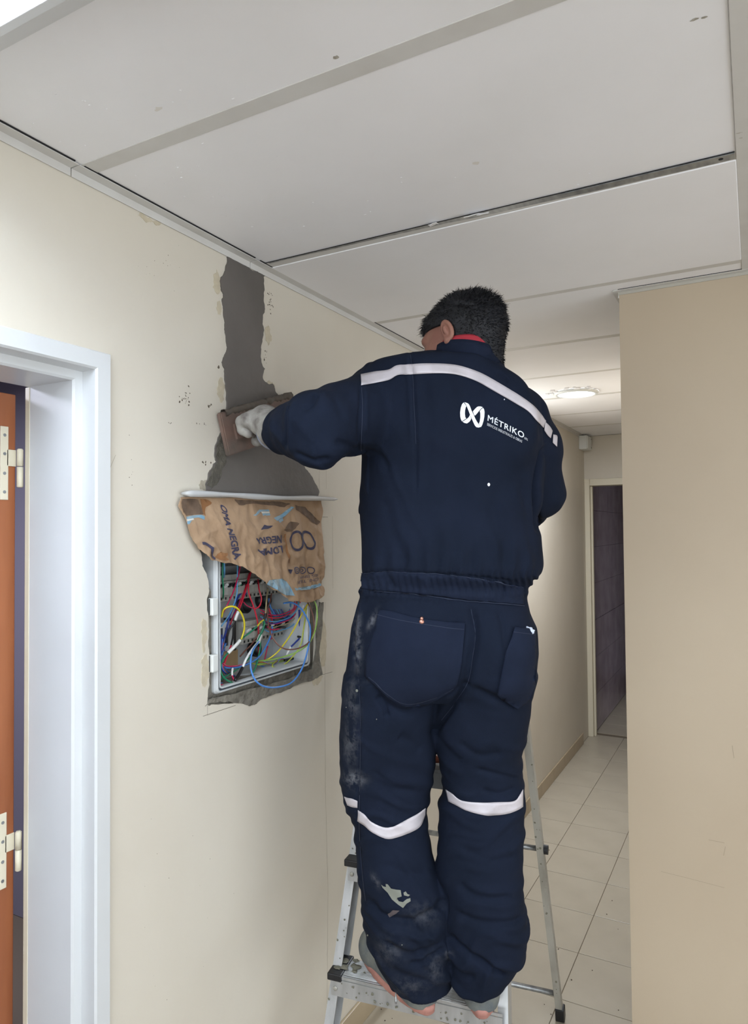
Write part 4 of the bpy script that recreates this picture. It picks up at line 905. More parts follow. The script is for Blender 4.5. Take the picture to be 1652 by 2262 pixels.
ph_origin = np.array([-0.68, 1.66, 0.50])
person = tag(empty('person', tuple(ph_origin)), 'man in navy coveralls with reflective tape seen from behind, standing on the ladder and plastering', 'person')

TORSO = [(788, 940, 1066, 1.71, .070), (793, 880, 1084, 1.71, .090), (799, 838, 1100, 1.70, .106), (803, 812, 1110, 1.70, .122), (822, 803, 1113, 1.70, .130), (845, 799, 1136, 1.71, .138), (887, 797, 1172, 1.72, .145), (930, 797, 1195, 1.72, .15),
         (1000, 795, 1203, 1.72, .155), (1072, 792, 1198, 1.725, .155), (1145, 794, 1190, 1.73, .150), (1217, 797, 1194, 1.73, .150), (1254, 796, 1196, 1.73, .152), (1276, 797, 1193, 1.735, .148), (1290, 797, 1170, 1.74, .136), (1303, 796, 1160, 1.74, .133)]
PELVIS = [(1285, 799, 1158, 1.74, .130), (1310, 793, 1160, 1.74, .134), (1350, 783, 1168, 1.745, .140), (1384, 773, 1184, 1.75, .146), (1442, 765, 1189, 1.75, .150), (1490, 759, 1181, 1.75, .145), (1515, 757, 1174, 1.752, .130), (1530, 756, 1171, 1.755, .110)]
LEGL = [(1490, 762, 972, 1.75, .135), (1533, 757, 970, 1.755, .128), (1595, 752, 957, 1.76, .118), (1660, 750, 961, 1.765, .108), (1708, 752, 957, 1.77, .102), (1755, 757, 948, 1.775, .100), (1788, 771, 941, 1.775, .098), (1820, 784, 944, 1.77, .096), (1867, 786, 951, 1.76, .092),
        (1919, 789, 960, 1.75, .088), (1960, 796, 981, 1.745, .088), (2000, 801, 990, 1.745, .090), (2040, 803, 991, 1.745, .092), (2090, 819, 992, 1.75, .092), (2130, 836, 994, 1.755, .088), (2150, 850, 996, 1.76, .082), (2168, 864, 998, 1.762, .077)]
LEGR = [(1490, 975, 1184, 1.75, .135), (1530, 958, 1173, 1.755, .128), (1577, 953, 1170, 1.76, .118), (1624, 956, 1163, 1.765, .110), (1668, 969, 1150, 1.77, .104), (1711, 976, 1153, 1.775, .101), (1748, 979, 1158, 1.775, .100), (1795, 970, 1157, 1.77, .098), (1867, 966, 1156, 1.76, .092),
        (1911, 963, 1154, 1.75, .088), (1964, 975, 1153, 1.745, .088), (2013, 980, 1161, 1.745, .091), (2060, 981, 1166, 1.75, .093), (2103, 984, 1157, 1.755, .090), (2140, 993, 1132, 1.76, .083), (2163, 1003, 1116, 1.762, .077)]
ARML = [(at(850, 905, 1.70), .088), (at(815, 906, 1.67), .085), (at(765, 923, 1.60), .080), (at(705, 944, 1.52), .074), (at(665, 948, 1.59), .064), (at(636, 951, 1.67), .052), (at(618, 952, 1.72), .043)]
ARMR = [(at(1140, 925, 1.75), .080), (at(1172, 990, 1.80), .072), (at(1185, 1085, 1.83), .066), (at(1160, 1118, 1.93), .058), (at(1100, 1112, 2.08), .048), (at(1070, 1108, 2.13), .045)]
F = Field((-1.12, 1.10, 0.45), (-0.28, 2.25, 2.20), 0.0038)
F.loft(TORSO, 0.03); F.loft(PELVIS, 0.02); F.loft(LEGL, 0.012); F.loft(LEGR, 0.012)
F.ell(at(905, 1440, 1.66), (.095, .072, .10), k=0.05); F.ell(at(1080, 1440, 1.665), (.090, .072, .10), k=0.05)      # buttocks
F.ell(at(920, 900, 1.60), (.10, .05, .11), k=0.05); F.ell(at(1090, 930, 1.62), (.10, .05, .11), k=0.05)           # shoulder blades
F.chain(ARML, 0.03); F.chain(ARMR, 0.025)
F.cone(at(806, 838, 1.69), at(848, 824, 1.70), .026, .032, 0.02)                                                       # puffed shoulder seam
F.ell(at(700, 1000, 1.50), (.05, .04, .03), k=0.03)
V, Q = F.mesh(); V = laplace(V, Q, 3, 0.5)
N = normals(V, Q)
if ((V - V.mean(0)) * N).sum() < 0: N = -N; Q = Q[:, ::-1]
# cloth folds: broad billows, then measured creases (photo lines, width px, depth m)
def wav(V, sx, sy, sz, ph, amp=1.0):
    return np.sin(V[:, 0] * sx + ph + 1.7 * np.sin(V[:, 2] * 5 + ph)) * np.sin(V[:, 1] * sy + ph * 2.1) * np.sin(V[:, 2] * sz + ph * 0.7 + 2.0 * np.sin(V[:, 0] * 9 + ph))
px, py = projv(V); front = (N @ (-CF)) > 0.05
disp = 0.0022 * wav(V, 23, 19, 14, 0.3) + 0.0018 * wav(V, 41, 37, 27, 1.9) + 0.0010 * wav(V, 70, 61, 55, 4.2)
def ridge(ph, p=3.0): return (0.5 + 0.5 * np.cos(ph)) ** p
x0, y0_, z0_ = V[:, 0], V[:, 1], V[:, 2]
er_ang = np.arctan2(y0_ - 1.62, x0 + .72)
legm = 1 / (1 + np.exp((z0_ - 1.18) / 0.05)); kn = np.exp(-((z0_ - .98) / .10) ** 2); low = 1 / (1 + np.exp((z0_ - 0.82) / 0.05))
w1 = 2.4 * np.sin(x0 * 19 + 1.3) + 1.6 * np.sin(y0_ * 15 + 2) + 1.2 * np.sin(x0 * 41 + z0_ * 13)
disp += legm * (0.0045 * ridge(z0_ * 78 + w1 + 14 * x0, 4) * (0.5 + 0.5 * np.sin(z0_ * 17 + x0 * 23)) + 0.003 * ridge(z0_ * 96 - 16 * x0 + 1.4 * w1, 4) * (0.5 + 0.5 * np.sin(z0_ * 23 - x0 * 17 + 2)))
disp += kn * 0.0035 * ridge(z0_ * 120 + w1 - 8 * x0, 3) + low * (0.006 * ridge(z0_ * 70 + 1.5 * w1 + 10 * x0, 4) - .001)
tor = 1 / (1 + np.exp((1.45 - z0_) / 0.03)); disp += tor * (0.0028 * ridge(x0 * 60 + 2.5 * np.sin(z0_ * 7 + 1) + y0_ * 20 + 9 * (z0_ - 1.5), 4) * np.exp(-((z0_ - 1.62) / .14) ** 2) + .0022 * ridge(z0_ * 34 + x0 * 30 + w1, 4) * np.exp(-((z0_ - 1.80) / .15) ** 2))
armm = (x0 < -.80) & (z0_ > 1.7); disp += armm * (0.0045 * ridge(x0 * 62 + 24 * z0_ + 1.2 * np.sin(z0_ * 40), 4) - .001)
# gathers at the elastic waist
wb = np.exp(-((py - 1290) / 26.0) ** 2) * (V[:, 2] > 1.35); ang = px * 0.14
disp += wb * (0.0035 * np.sin(ang * 3.1 + 1.2 * np.sin(py * .09)) - 0.004)
bl = np.exp(-((py - 1245) / 45.0) ** 2) * (V[:, 2] > 1.35) * (np.abs(px - 985) < 230); disp += bl * 0.0030 * np.sin(ang * 1.2 + 0.5 * np.sin(py * .03))
CREASES = [([(905, 775), (912, 830), (915, 900), (920, 980), (918, 1100)], 4, -.006), ([(898, 790), (903, 830), (907, 900), (910, 980)], 9, .004), ([(935, 820), (945, 950), (940, 1100)], 22, -.004),
 ([(1190, 1176), (1186, 1120), (1184, 1070), (1194, 1020), (1204, 985)], 7, -.022), ([(1196, 880), (1200, 930), (1204, 985)], 5, -.004), ([(796, 850), (797, 900), (794, 960), (796, 1000)], 6, -.006), ([(806, 850), (808, 900), (806, 960)], 7, .003),
 ([(800, 995), (840, 1010), (860, 1040)], 12, -.006), ([(850, 1100), (870, 1180), (900, 1250)], 20, -.005), ([(1080, 1100), (1110, 1190), (1120, 1250)], 24, -.005), ([(1150, 1060), (1170, 1150), (1180, 1230)], 16, -.006), ([(1000, 1010), (1010, 1130), (990, 1240)], 30, -.004),
 ([(800, 1270), (850, 1262), (950, 1268), (1050, 1275), (1150, 1290)], 4, -.004), ([(795, 1302), (880, 1310), (960, 1318), (1050, 1326), (1155, 1335)], 4, -.004),
 ([(1040, 1340), (1048, 1400), (1040, 1450), (1030, 1500), (1020, 1520)], 14, -.010), ([(1030, 1515), (1000, 1560), (970, 1600), (955, 1625)], 10, -.012), ([(960, 1545), (1000, 1525), (1040, 1515)], 10, -.006), ([(1040, 1520), (1090, 1545), (1140, 1560)], 12, -.009), ([(930, 1560), (900, 1575), (860, 1560), (815, 1510)], 12, -.008),
 ([(830, 1540), (850, 1565), (855, 1585)], 9, -.010), ([(960, 1620), (985, 1660), (1020, 1690)], 14, -.005), ([(1010, 1640), (1060, 1670), (1110, 1665)], 12, -.005), ([(1050, 1700), (1100, 1712), (1145, 1720)], 8, -.006), ([(1060, 1745), (1100, 1755), (1140, 1740)], 10, -.005),
 ([(793, 1300), (785, 1360), (778, 1420), (786, 1480)], 4, -.007), ([(800, 1320), (793, 1380), (790, 1440), (790, 1490)], 5, .004), ([(790, 1490), (795, 1600), (793, 1700), (791, 1820), (797, 1920), (806, 1990)], 3, -.0035),
 ([(930, 1660), (905, 1640), (880, 1625)], 16, -.005), ([(820, 1700), (860, 1740), (920, 1750)], 16, -.005), ([(850, 1905), (900, 1930), (945, 1925)], 16, -.004), ([(815, 1985), (840, 2020), (900, 2035), (960, 2010), (982, 1985)], 11, -.010), ([(835, 2040), (880, 2060), (940, 2070), (975, 2055)], 13, .006),
 ([(845, 2075), (890, 2105), (940, 2100), (978, 2080)], 10, -.010), ([(905, 2130), (930, 2125), (960, 2108), (982, 2090)], 7, -.009), ([(860, 2140), (900, 2160), (960, 2165)], 14, -.005), ([(990, 2065), (1010, 2090), (1050, 2120), (1110, 2155)], 10, -.012), ([(1000, 2010), (1050, 2035), (1120, 2040), (1155, 2030)], 12, -.007),
 ([(1010, 1950), (1060, 1985), (1130, 1980)], 14, -.007), ([(1020, 1880), (1080, 1900), (1140, 1890)], 14, -.005), ([(1090, 2145), (1115, 2155)], 10, -.006), ([(990, 2120), (1015, 2150), (1050, 2165)], 12, -.006), ([(986, 1975), (987, 2020), (987, 2080), (993, 2130), (1000, 2175)], 3, -.004),
 ([(642, 895), (632, 925), (628, 960), (632, 990)], 4, -.008), ([(652, 885), (642, 920), (638, 965), (642, 1005)], 6, .005), ([(700, 868), (690, 890), (668, 905)], 9, -.007), ([(650, 1000), (690, 1015), (730, 1012)], 8, -.007), ([(725, 860), (745, 885), (760, 930)], 14, -.004),
 ([(800, 1000), (770, 985), (740, 975)], 10, -.005), ([(1110, 800), (1085, 790), (1050, 775), (990, 772), (950, 772)], 4, -.008), ([(1100, 820), (1120, 845)], 8, -.004), ([(1100, 1350), (1110, 1380), (1115, 1440)], 9, -.004), ([(925, 1270), (940, 1290), (935, 1320)], 8, .004), ([(850, 1262), (865, 1290), (880, 1305)], 6, -.005), ([(1120, 1280), (1115, 1300), (1118, 1325)], 6, -.004)]
for line, w, dpt in CREASES:
    L = catmull([(a, b, 0) for a, b in line], 4); L = np.array(L)[:, :2]; best = np.full(len(V), 1e9); lo = L.min(0) - 4 * w; hi = L.max(0) + 4 * w
    k = np.where(front & (px > lo[0]) & (px < hi[0]) & (py > lo[1]) & (py < hi[1]))[0]
    if not len(k): continue
    P = np.stack([px[k], py[k]], 1); bd = np.full(len(k), 1e9); bt = np.zeros(len(k)); m_ = len(L) - 1
    for i, (a, b) in enumerate(zip(L, L[1:])):
        d = b - a; t = np.clip(((P - a) @ d) / (d @ d + 1e-9), 0, 1); q = np.linalg.norm(P - a - t[:, None] * d, axis=1); u = q < bd; bd[u] = q[u]; bt[u] = ((i + t) / m_)[u]
    end = np.clip(np.minimum(bt, 1 - bt) * 8 + 0.15, 0, 1)
    disp[k] += dpt * 1.15 * np.exp(-(bd / (w * .72)) ** 2) * end
V = V + N * disp[:, None]; V = laplace(V, Q, 1, 0.4)
N = normals(V, Q)
coverall = make_mesh('coverall', V, Q, M_navy, person, True, ph_origin)
coverall['label'] = 'navy work coverall'
# dusty marks and mortar smears on the cloth, as colour that belongs to the cloth
px, py = projv(V)
st = np.zeros(len(V))
def mark(cx, cy, sx, sy, ang, a):
    c, s_ = math.cos(ang), math.sin(ang); u = ((px - cx) * c + (py - cy) * s_) / sx; v = (-(px - cx) * s_ + (py - cy) * c) / sy; return a * np.exp(-(u * u + v * v))
for q in [(790, 1420, 8, 60, 0, .35), (778, 1560, 14, 60, 0, .20), (775, 1640, 14, 40, 0, .30), (782, 1722, 20, 16, .2, .5), (925, 1503, 9, 5, .6, .7), (890, 1480, 60, 5, -.3, .25), (880, 1425, 30, 4, -.4, .3), (822, 1370, 6, 20, .4, .4), (830, 1945, 6, 16, -.4, .25), (960, 2140, 16, 30, 0, .16), (990, 2108, 9, 9, 0, .3), (935, 2020, 40, 25, 0, .10), (860, 2100, 30, 30, 0, .12), (900, 2180, 40, 22, 0, .12)]: st = np.maximum(st, mark(*q))
st = st * 1.5 * front[:len(st)]
col = coverall.data.color_attributes.new('dust', 'FLOAT_COLOR', 'POINT'); col.data.foreach_set('color', np.stack([st, st, st, np.ones(len(st))], 1).astype(np.float32).ravel())
nt = M_navy.node_tree; b = nt.nodes['Principled BSDF']; src = b.inputs['Base Color'].links[0].from_socket
va = nt.nodes.new('ShaderNodeVertexColor'); va.layer_name = 'dust'; mx = nt.nodes.new('ShaderNodeMix'); mx.data_type = 'RGBA'; nzn = nt.nodes.new('ShaderNodeTexNoise'); nzn.inputs['Scale'].default_value = 38; nzn.inputs['Detail'].default_value = 8; nzn.inputs['Roughness'].default_value = .7
mr = nt.nodes.new('ShaderNodeMapRange'); mr.inputs['From Min'].default_value = .42; mr.inputs['From Max'].default_value = .72; nt.links.new(nzn.outputs['Fac'], mr.inputs['Value'])
tcn = nt.nodes.new('ShaderNodeTexCoord'); nt.links.new(tcn.outputs['Object'], nzn.inputs['Vector'])
ml = nt.nodes.new('ShaderNodeMath'); ml.operation = 'MULTIPLY'; nt.links.new(va.outputs['Color'], ml.inputs[0]); nt.links.new(mr.outputs['Result'], ml.inputs[1]); nt.links.new(ml.outputs[0], mx.inputs['Factor']); nt.links.new(src, mx.inputs['A']); mx.inputs['B'].default_value = srgb((150, 152, 158)); nt.links.new(mx.outputs['Result'], b.inputs['Base Color'])

BV = BVHTree.FromPolygons([tuple(v) for v in V], [tuple(q) for q in Q])
def hit(px_, py_):
    d = ray(px_, py_); d = d / np.linalg.norm(d); loc, nn, i, ds = BV.ray_cast(Vector(EYE), Vector(d))
    return (np.array(loc), np.array(nn)) if loc is not None else (None, None)
def own(name, V_, F_, m, thick=0.0, smooth=True, parent=None):
    o = link_mesh(name, (np.asarray(V_) - ph_origin, F_), m, None, smooth); o.parent = parent or person
    if thick:
        so = o.modifiers.new('s', 'SOLIDIFY'); so.thickness = thick; so.offset = 0
    return o
def decal(name, vs, fs, m, off=0.002, thick=0.0, parent=None, smooth=True):
    """piece of cloth / print laid on the coverall where the photo shows it"""
    P = []; last = None
    for q in vs:
        p, n = hit(*q)
        if p is None:
            if last is None: last = at(q[0], q[1], 1.72)
            p = np.array(last); n = -CF
        d = ray(*q); d = d / np.linalg.norm(d)
        nn = n if n @ d < 0 else -n
        P.append(p + nn * off); last = p
    return own(name, P, fs, m, thick, smooth, parent)
def strip(name, top, bot, m, nu=40, nv=5, off=0.0025, thick=0.0012):
    A = np.array(catmull([(a, b, 0) for a, b in top], 8))[:, :2]; B = np.array(catmull([(a, b, 0) for a, b in bot], 8))[:, :2]
    def res(L, n):
        s = np.r_[0, np.cumsum(np.linalg.norm(np.diff(L, axis=0), axis=1))]; t = np.linspace(0, s[-1], n); return np.stack([np.interp(t, s, L[:, 0]), np.interp(t, s, L[:, 1])], 1)
    A, B = res(A, nu), res(B, nu); vs = [tuple(A[i] * (1 - j / (nv - 1)) + B[i] * j / (nv - 1)) for i in range(nu) for j in range(nv)]
    fs = [(i * nv + j, i * nv + j + 1, (i + 1) * nv + j + 1, (i + 1) * nv + j) for i in range(nu - 1) for j in range(nv - 1)]
    return decal(name, vs, fs, m, off, thick)
t = strip('reflective_tape', [(797, 829), (830, 822), (860, 817), (877, 808), (900, 806), (940, 804), (985, 805), (1020, 810), (1060, 824), (1100, 846), (1140, 870), (1172, 893), (1190, 912), (1204, 930)], [(797, 853), (830, 847), (860, 840), (880, 829), (905, 828), (940, 826), (985, 826), (1018, 831), (1055, 844), (1092, 865), (1132, 888), (1164, 908), (1182, 928), (1198, 945)], M_tape, 110); t['label'] = 'grey reflective tape across the shoulders'
strip('reflective_tape', [(1203, 932), (1212, 942), (1218, 952)], [(1200, 950), (1208, 962), (1214, 968)], M_tape, 12)
strip('reflective_tape', [(1220, 960), (1227, 962), (1229, 966)], [(1219, 978), (1224, 983), (1228, 987)], M_tape, 10)
strip('reflective_tape', [(986, 1743), (1000, 1752), (1020, 1767), (1060, 1772), (1110, 1771), (1135, 1768), (1146, 1756), (1153, 1744)], [(992, 1770), (1010, 1779), (1030, 1790), (1060, 1799), (1090, 1800), (1120, 1797), (1140, 1790), (1153, 1782)], M_tape, 60)
strip('reflective_tape', [(791, 1788), (805, 1798), (822, 1815), (850, 1827), (875, 1822), (900, 1808), (920, 1797), (938, 1784)], [(791, 1813), (805, 1822), (825, 1840), (855, 1853), (880, 1848), (905, 1838), (926, 1826), (937, 1800)], M_tape, 60)
strip('reflective_tape', [(762, 1759), (770, 1762), (780, 1764), (789, 1768)], [(769, 1778), (775, 1780), (782, 1782), (789, 1783)], M_tape, 14)
# waistband
strip('waistband', [(799, 1266), (850, 1262), (905, 1266), (960, 1268), (1020, 1274), (1080, 1282), (1157, 1296)], [(797, 1300), (850, 1306), (905, 1310), (960, 1316), (1020, 1324), (1080, 1330), (1156, 1336)], M_navy2, 100, 14, 0.0018, 0.001)
def fill_px(poly, step, seed=0):
    return grid_fill(poly, step)
def rounded(poly): return [tuple(p[:2]) for p in catmull([(a, b, 0) for a, b in poly + poly[:1]], 3)[:-1]]
# back pockets with their hems
P1 = [(839, 1346), (870, 1352), (900, 1361), (940, 1369), (985, 1374), (1027, 1376), (1024, 1420), (1018, 1470), (1008, 1510), (998, 1525), (960, 1545), (930, 1556), (897, 1559), (860, 1540), (830, 1512), (808, 1492), (810, 1460), (818, 1430), (832, 1390)]
vs, fs = fill_px(P1, 7); pk = decal('back_pocket', vs, fs, M_navy2, 0.0045, 0.0025); pk['label'] = 'wide left back pocket with copper snap'
P2 = [(1134, 1387), (1160, 1390), (1188, 1393), (1190, 1430), (1186, 1470), (1178, 1510), (1165, 1545), (1138, 1565), (1115, 1545), (1098, 1530), (1106, 1490), (1116, 1440), (1127, 1410)]
P2 = [(min(a, 1176), b) for a, b in P2]
vs, fs = fill_px(P2, 7); pk2 = decal('back_pocket', vs, fs, M_navy2, 0.0065, 0.0025); pk2['label'] = 'narrow right back pocket'
def seam(pts, w=1.3, off=0.0032, name='seam', m=None):
    L = np.array(catmull([(a, b, 0) for a, b in pts], 6))[:, :2]; T_ = np.gradient(L, axis=0); T_ /= np.linalg.norm(T_, axis=1)[:, None] + 1e-9; n_ = np.stack([-T_[:, 1], T_[:, 0]], 1) * w / 2
    vs = []; 
    for a, b in zip(L, n_): vs += [tuple(a + b), tuple(a - b)]
    decal(name, vs, [(2 * i, 2 * i + 1, 2 * i + 3, 2 * i + 2) for i in range(len(L) - 1)], m or M_seam, off)
seam([(833, 1358), (900, 1374), (985, 1387), (1026, 1390)], 1.2, .0065); seam([(818, 1494), (860, 1532), (898, 1551), (960, 1537), (1000, 1516)], 1.0, .0065)
seam([(1130, 1398), (1174, 1404)], 1.0, .0085)
seam([(797, 1303), (850, 1309), (905, 1313), (960, 1319), (1020, 1327), (1080, 1333), (1156, 1339)], 1.2, .0035)
seam([(800, 1266), (850, 1262), (905, 1266), (960, 1268), (1020, 1274), (1080, 1282), (1155, 1296)], 1.0, .0035)
seam([(905, 775), (911, 830), (914, 900), (918, 980)], 1.0, .0012); seam([(799, 856), (801, 900), (798, 960), (798, 995)], 1.2, .0015); seam([(793, 1500), (797, 1600), (796, 1700), (794, 1820), (800, 1920), (808, 1990)], 1.0, .0012)
seam([(1040, 1345), (1050, 1400), (1045, 1450), (1035, 1505), (1010, 1545), (975, 1590)], 1.2, .0015)
# snap on the pocket, hanging zip pull at the left ankle
p, n = hit(931, 1373); bm = bmesh.new()
for dx, dy, r in ((0, 0, .0062), (0, -7, .0042)):
    p, n = hit(931 + dx, 1374 + dy); tube(bm, [p + n * .003, p + n * .007, p + n * .0085], [r, r * .9, r * .35], 16)
M_copper = mat('copper snap', srgb((190, 140, 124)), 0.35, 0.8); o = link_mesh('snap', bm, M_copper, None, True); o.data.transform(Matrix.Translation(-Vector(ph_origin))); o.parent = person; o['label'] = 'copper snap button'
zp = at(874, 2204, 1.70); bm = bmesh.new(); tube(bm, [zp + np.array([0, 0, .012]), zp + np.array([0, 0, .004]), zp + np.array([0.001, -.001, -.006]), zp + np.array([0.001, -.001, -.012])], [.0012, .0022, .0038, .003], 8); o = link_mesh('zip_pull', bm, M_galv, None); o.data.transform(Matrix.Translation(-Vector(ph_origin))); o.parent = person
# mortar marks that sit on the cloth
def fleck(pts, m=None, off=.0012): vs, fs = grid_fill(pts, 3.0); decal('mortar_mark', vs, fs, m or M_markm, off, 0.0)
M_markm = mat('dried mortar on cloth', srgb((124, 127, 118)), 0.9); M_markd = mat('thin mortar on cloth', srgb((82, 74, 76)), 0.9)
z3 = lambda *a: [(680 + x / 2.6645, 1750 + y / 2.6645) for x, y in a]
fleck(z3((432, 542), (440, 560), (470, 590), (495, 630), (530, 660), (560, 680), (580, 655), (604, 640), (602, 622), (580, 628), (560, 645), (535, 640), (525, 620), (552, 612), (545, 575), (520, 572), (490, 565), (470, 540), (458, 538), (460, 556), (445, 552)))
fleck(z3((562, 590), (575, 583), (585, 598), (600, 604), (590, 612), (565, 606))); fleck(z3((470, 715), (500, 692), (540, 695), (520, 712), (480, 738)), M_markd)
for q in ((1079, 1070, 3), (1114, 883, 1.2), (789, 1525, 2.4), (813, 2065, 1.6), (888, 2086, 1.1), (766, 1562, 1.0), (832, 1588, 1.1)):
    k = [2 * math.pi * i / 9 for i in range(9)]; decal('mortar_mark', [(q[0], q[1])] + [(q[0] + q[2] * math.cos(a), q[1] + q[2] * 1.3 * math.sin(a)) for a in k], [(0, 1 + i, 1 + (i + 1) % 9) for i in range(9)], M_print if q[1] < 1100 else M_markm, .002)

# company print on the back
z5 = lambda *a: [(980 + x / 6.119, 860 + y / 6.119) for x, y in a]
for pts in ([(262, 180), (240, 205), (224, 250), (215, 310), (217, 370), (226, 405), (240, 432), (275, 412), (300, 395), (287, 375), (282, 330), (284, 285), (292, 250), (303, 230), (285, 205)],
            [(248, 437), (278, 420), (305, 402), (325, 388), (342, 368), (353, 343), (362, 370), (370, 395), (360, 420), (345, 440), (310, 462), (275, 455)],
            [(272, 178), (298, 182), (325, 193), (343, 212), (356, 240), (375, 290), (402, 342), (425, 395), (450, 440), (478, 478), (500, 510), (470, 518), (440, 512), (420, 490), (400, 450), (385, 415), (352, 340), (325, 275), (305, 225), (290, 200)],
            [(392, 300), (420, 268), (450, 240), (470, 233), (500, 234), (528, 244), (505, 262), (480, 290), (452, 325), (425, 355), (412, 352), (402, 325)],
            [(532, 252), (546, 275), (552, 310), (549, 370), (538, 430), (522, 480), (504, 513), (488, 490), (475, 466), (487, 435), (494, 380), (494, 330), (486, 296), (505, 272)]):
    vs, fs = grid_fill(z5(*pts), 4.0); decal('logo_print', vs, fs, M_print, .0018)
def text_decal(s, base0, base1, up, bold=0.0, spacing=1.0):
    v, f = text_2d(s, bold, 1, spacing); a = np.array(z5(base0)[0]); b = np.array(z5(base1)[0]); u = np.array(up) / 6.119
    decal('logo_lettering', [tuple(a + (b - a) * x + u * y) for x, y in v], f, M_print, .0018, smooth=False)
text_decal('M\u00c9TRIKO', (592, 425), (1078, 664), (10, -100), 0.022, 1.1)
text_decal('SERVICIOS INDUSTRIALES & OBRAS', (585, 488), (1052, 720), (6, -34), 0.014, 1.15)
text_decal('SRL', (1084, 668), (1130, 694), (6, -26), 0.0, 1.25)

# collar: navy outer fall and red lining round the neck
NK = at(1034, 774, 1.70)
def collar_ring(name, z0, z1, a, b, m, thick, tilt=(0, 0), seg=64):
    e = np.array([NK[0], NK[1]]); e /= np.linalg.norm(e); er = np.array([e[1], -e[0]]); VV = []; FF = []
    for j in range(4):
        t = j / 3; zz = z0 + (z1 - z0) * t; g = 1 - 0.06 * t
        for k in range(seg):
            q = 2 * math.pi * k / seg; c, s_ = math.cos(q), math.sin(q); VV.append((NK[0] + er[0] * c * a * g + e[0] * s_ * b * g, NK[1] + er[1] * c * a * g + e[1] * s_ * b * g, zz + tilt[0] * c + tilt[1] * s_))
    FF = [(j * seg + k, j * seg + (k + 1) % seg, (j + 1) * seg + (k + 1) % seg, (j + 1) * seg + k) for j in range(3) for k in range(seg)]
    return own(name, VV, FF, m, thick)
c = collar_ring('collar_lining', NK[2] - 0.012, NK[2] + 0.004, .076, .087, M_red, .004, (-.003, -.012)); c['label'] = 'red collar lining'
collar_ring('collar', NK[2] - 0.052, NK[2] - 0.010, .084, .094, M_navy2, .005, (-.012, -.012))

# ---- the body under the clothes: one continuous figure with head and hands
B = Field((-1.22, 1.10, 0.47), (-0.28, 2.28, 2.36), 0.006)
for rows in (TORSO[3:], PELVIS, LEGL, LEGR): B.loft(rows, 0.02, grow=-0.022)
B.chain([(p_, r * .72) for p_, r in ARML], 0.02); B.chain([(p_, r * .72) for p_, r in ARMR], 0.02)
fa, fp = math.radians(79), math.radians(10)
HF = np.array([-math.sin(fa) * math.cos(fp), math.cos(fa) * math.cos(fp), -math.sin(fp)]); HU = np.array([0, 0, 1.0]); HU = HU - (HU @ HF) * HF; HU /= np.linalg.norm(HU); HL = np.cross(HU, HF)
HCn = at(1021, 743, 1.705)
RH = np.array([HF, HL, HU])
def hp(f, l, u): return HCn + HF * f + HL * l + HU * u
H = Field(HCn - 0.19, HCn + 0.17, 0.0022)
H.ell(hp(-.008, 0, .012), (.100, .076, .088), RH, .02); H.ell(hp(.036, 0, -.040), (.060, .060, .072), RH, .03); H.ell(hp(.048, 0, -.092), (.040, .040, .026), RH, .03)
H.cone(hp(.092, 0, -.004), hp(.112, 0, -.038), .009, .0125, .014)
for s in (-1, 1):
    H.ell(hp(.058, s * .040, -.028), (.026, .022, .018), RH, .02); H.ell(hp(.020, s * .055, -.075), (.035, .012, .022), RH, .03); H.ell(hp(.104, s * .012, -.044), (.009, .008, .007), RH, .006)
H.ell(hp(.080, 0, .008), (.018, .050, .011), RH, .02)
for s in (-1, 1): H.ell(hp(.094, s * .030, -.014), (.014, .016, .010), RH, .010, cut=True)
H.ell(hp(.093, 0, -.066), (.010, .024, .0055), RH, .006); H.ell(hp(.091, 0, -.077), (.010, .021, .006), RH, .006)
for s in (-1, 1):
    H.ell(hp(.082, s * .030, -.015), (.012, .0135, .011), RH, .004)
    er_ = math.radians(-14); RE = np.array([HF * math.cos(er_) + HU * math.sin(er_), HL, -HF * math.sin(er_) + HU * math.cos(er_)])
    ec = hp(-.010, s * .083, -.006)
    H.ell(ec, (.0165, .0075, .027), RE, .005); H.ell(ec + HL * s * .006 + HF * .003 - HU * .001, (.0115, .006, .0195), RE, .004, cut=True); H.ell(ec - HU * .024 + HF * .004 + HL * s * 0.0, (.0095, .005, .010), RE, .005)
    H.ell(ec + HL * s * .003 + HF * .004, (.006, .004, .012), RE, .003)
nb = at(1040, 812, 1.715)
H.cone(hp(-.030, 0, -.045), nb, .056, .060, .03)
hv, hq = H.mesh()
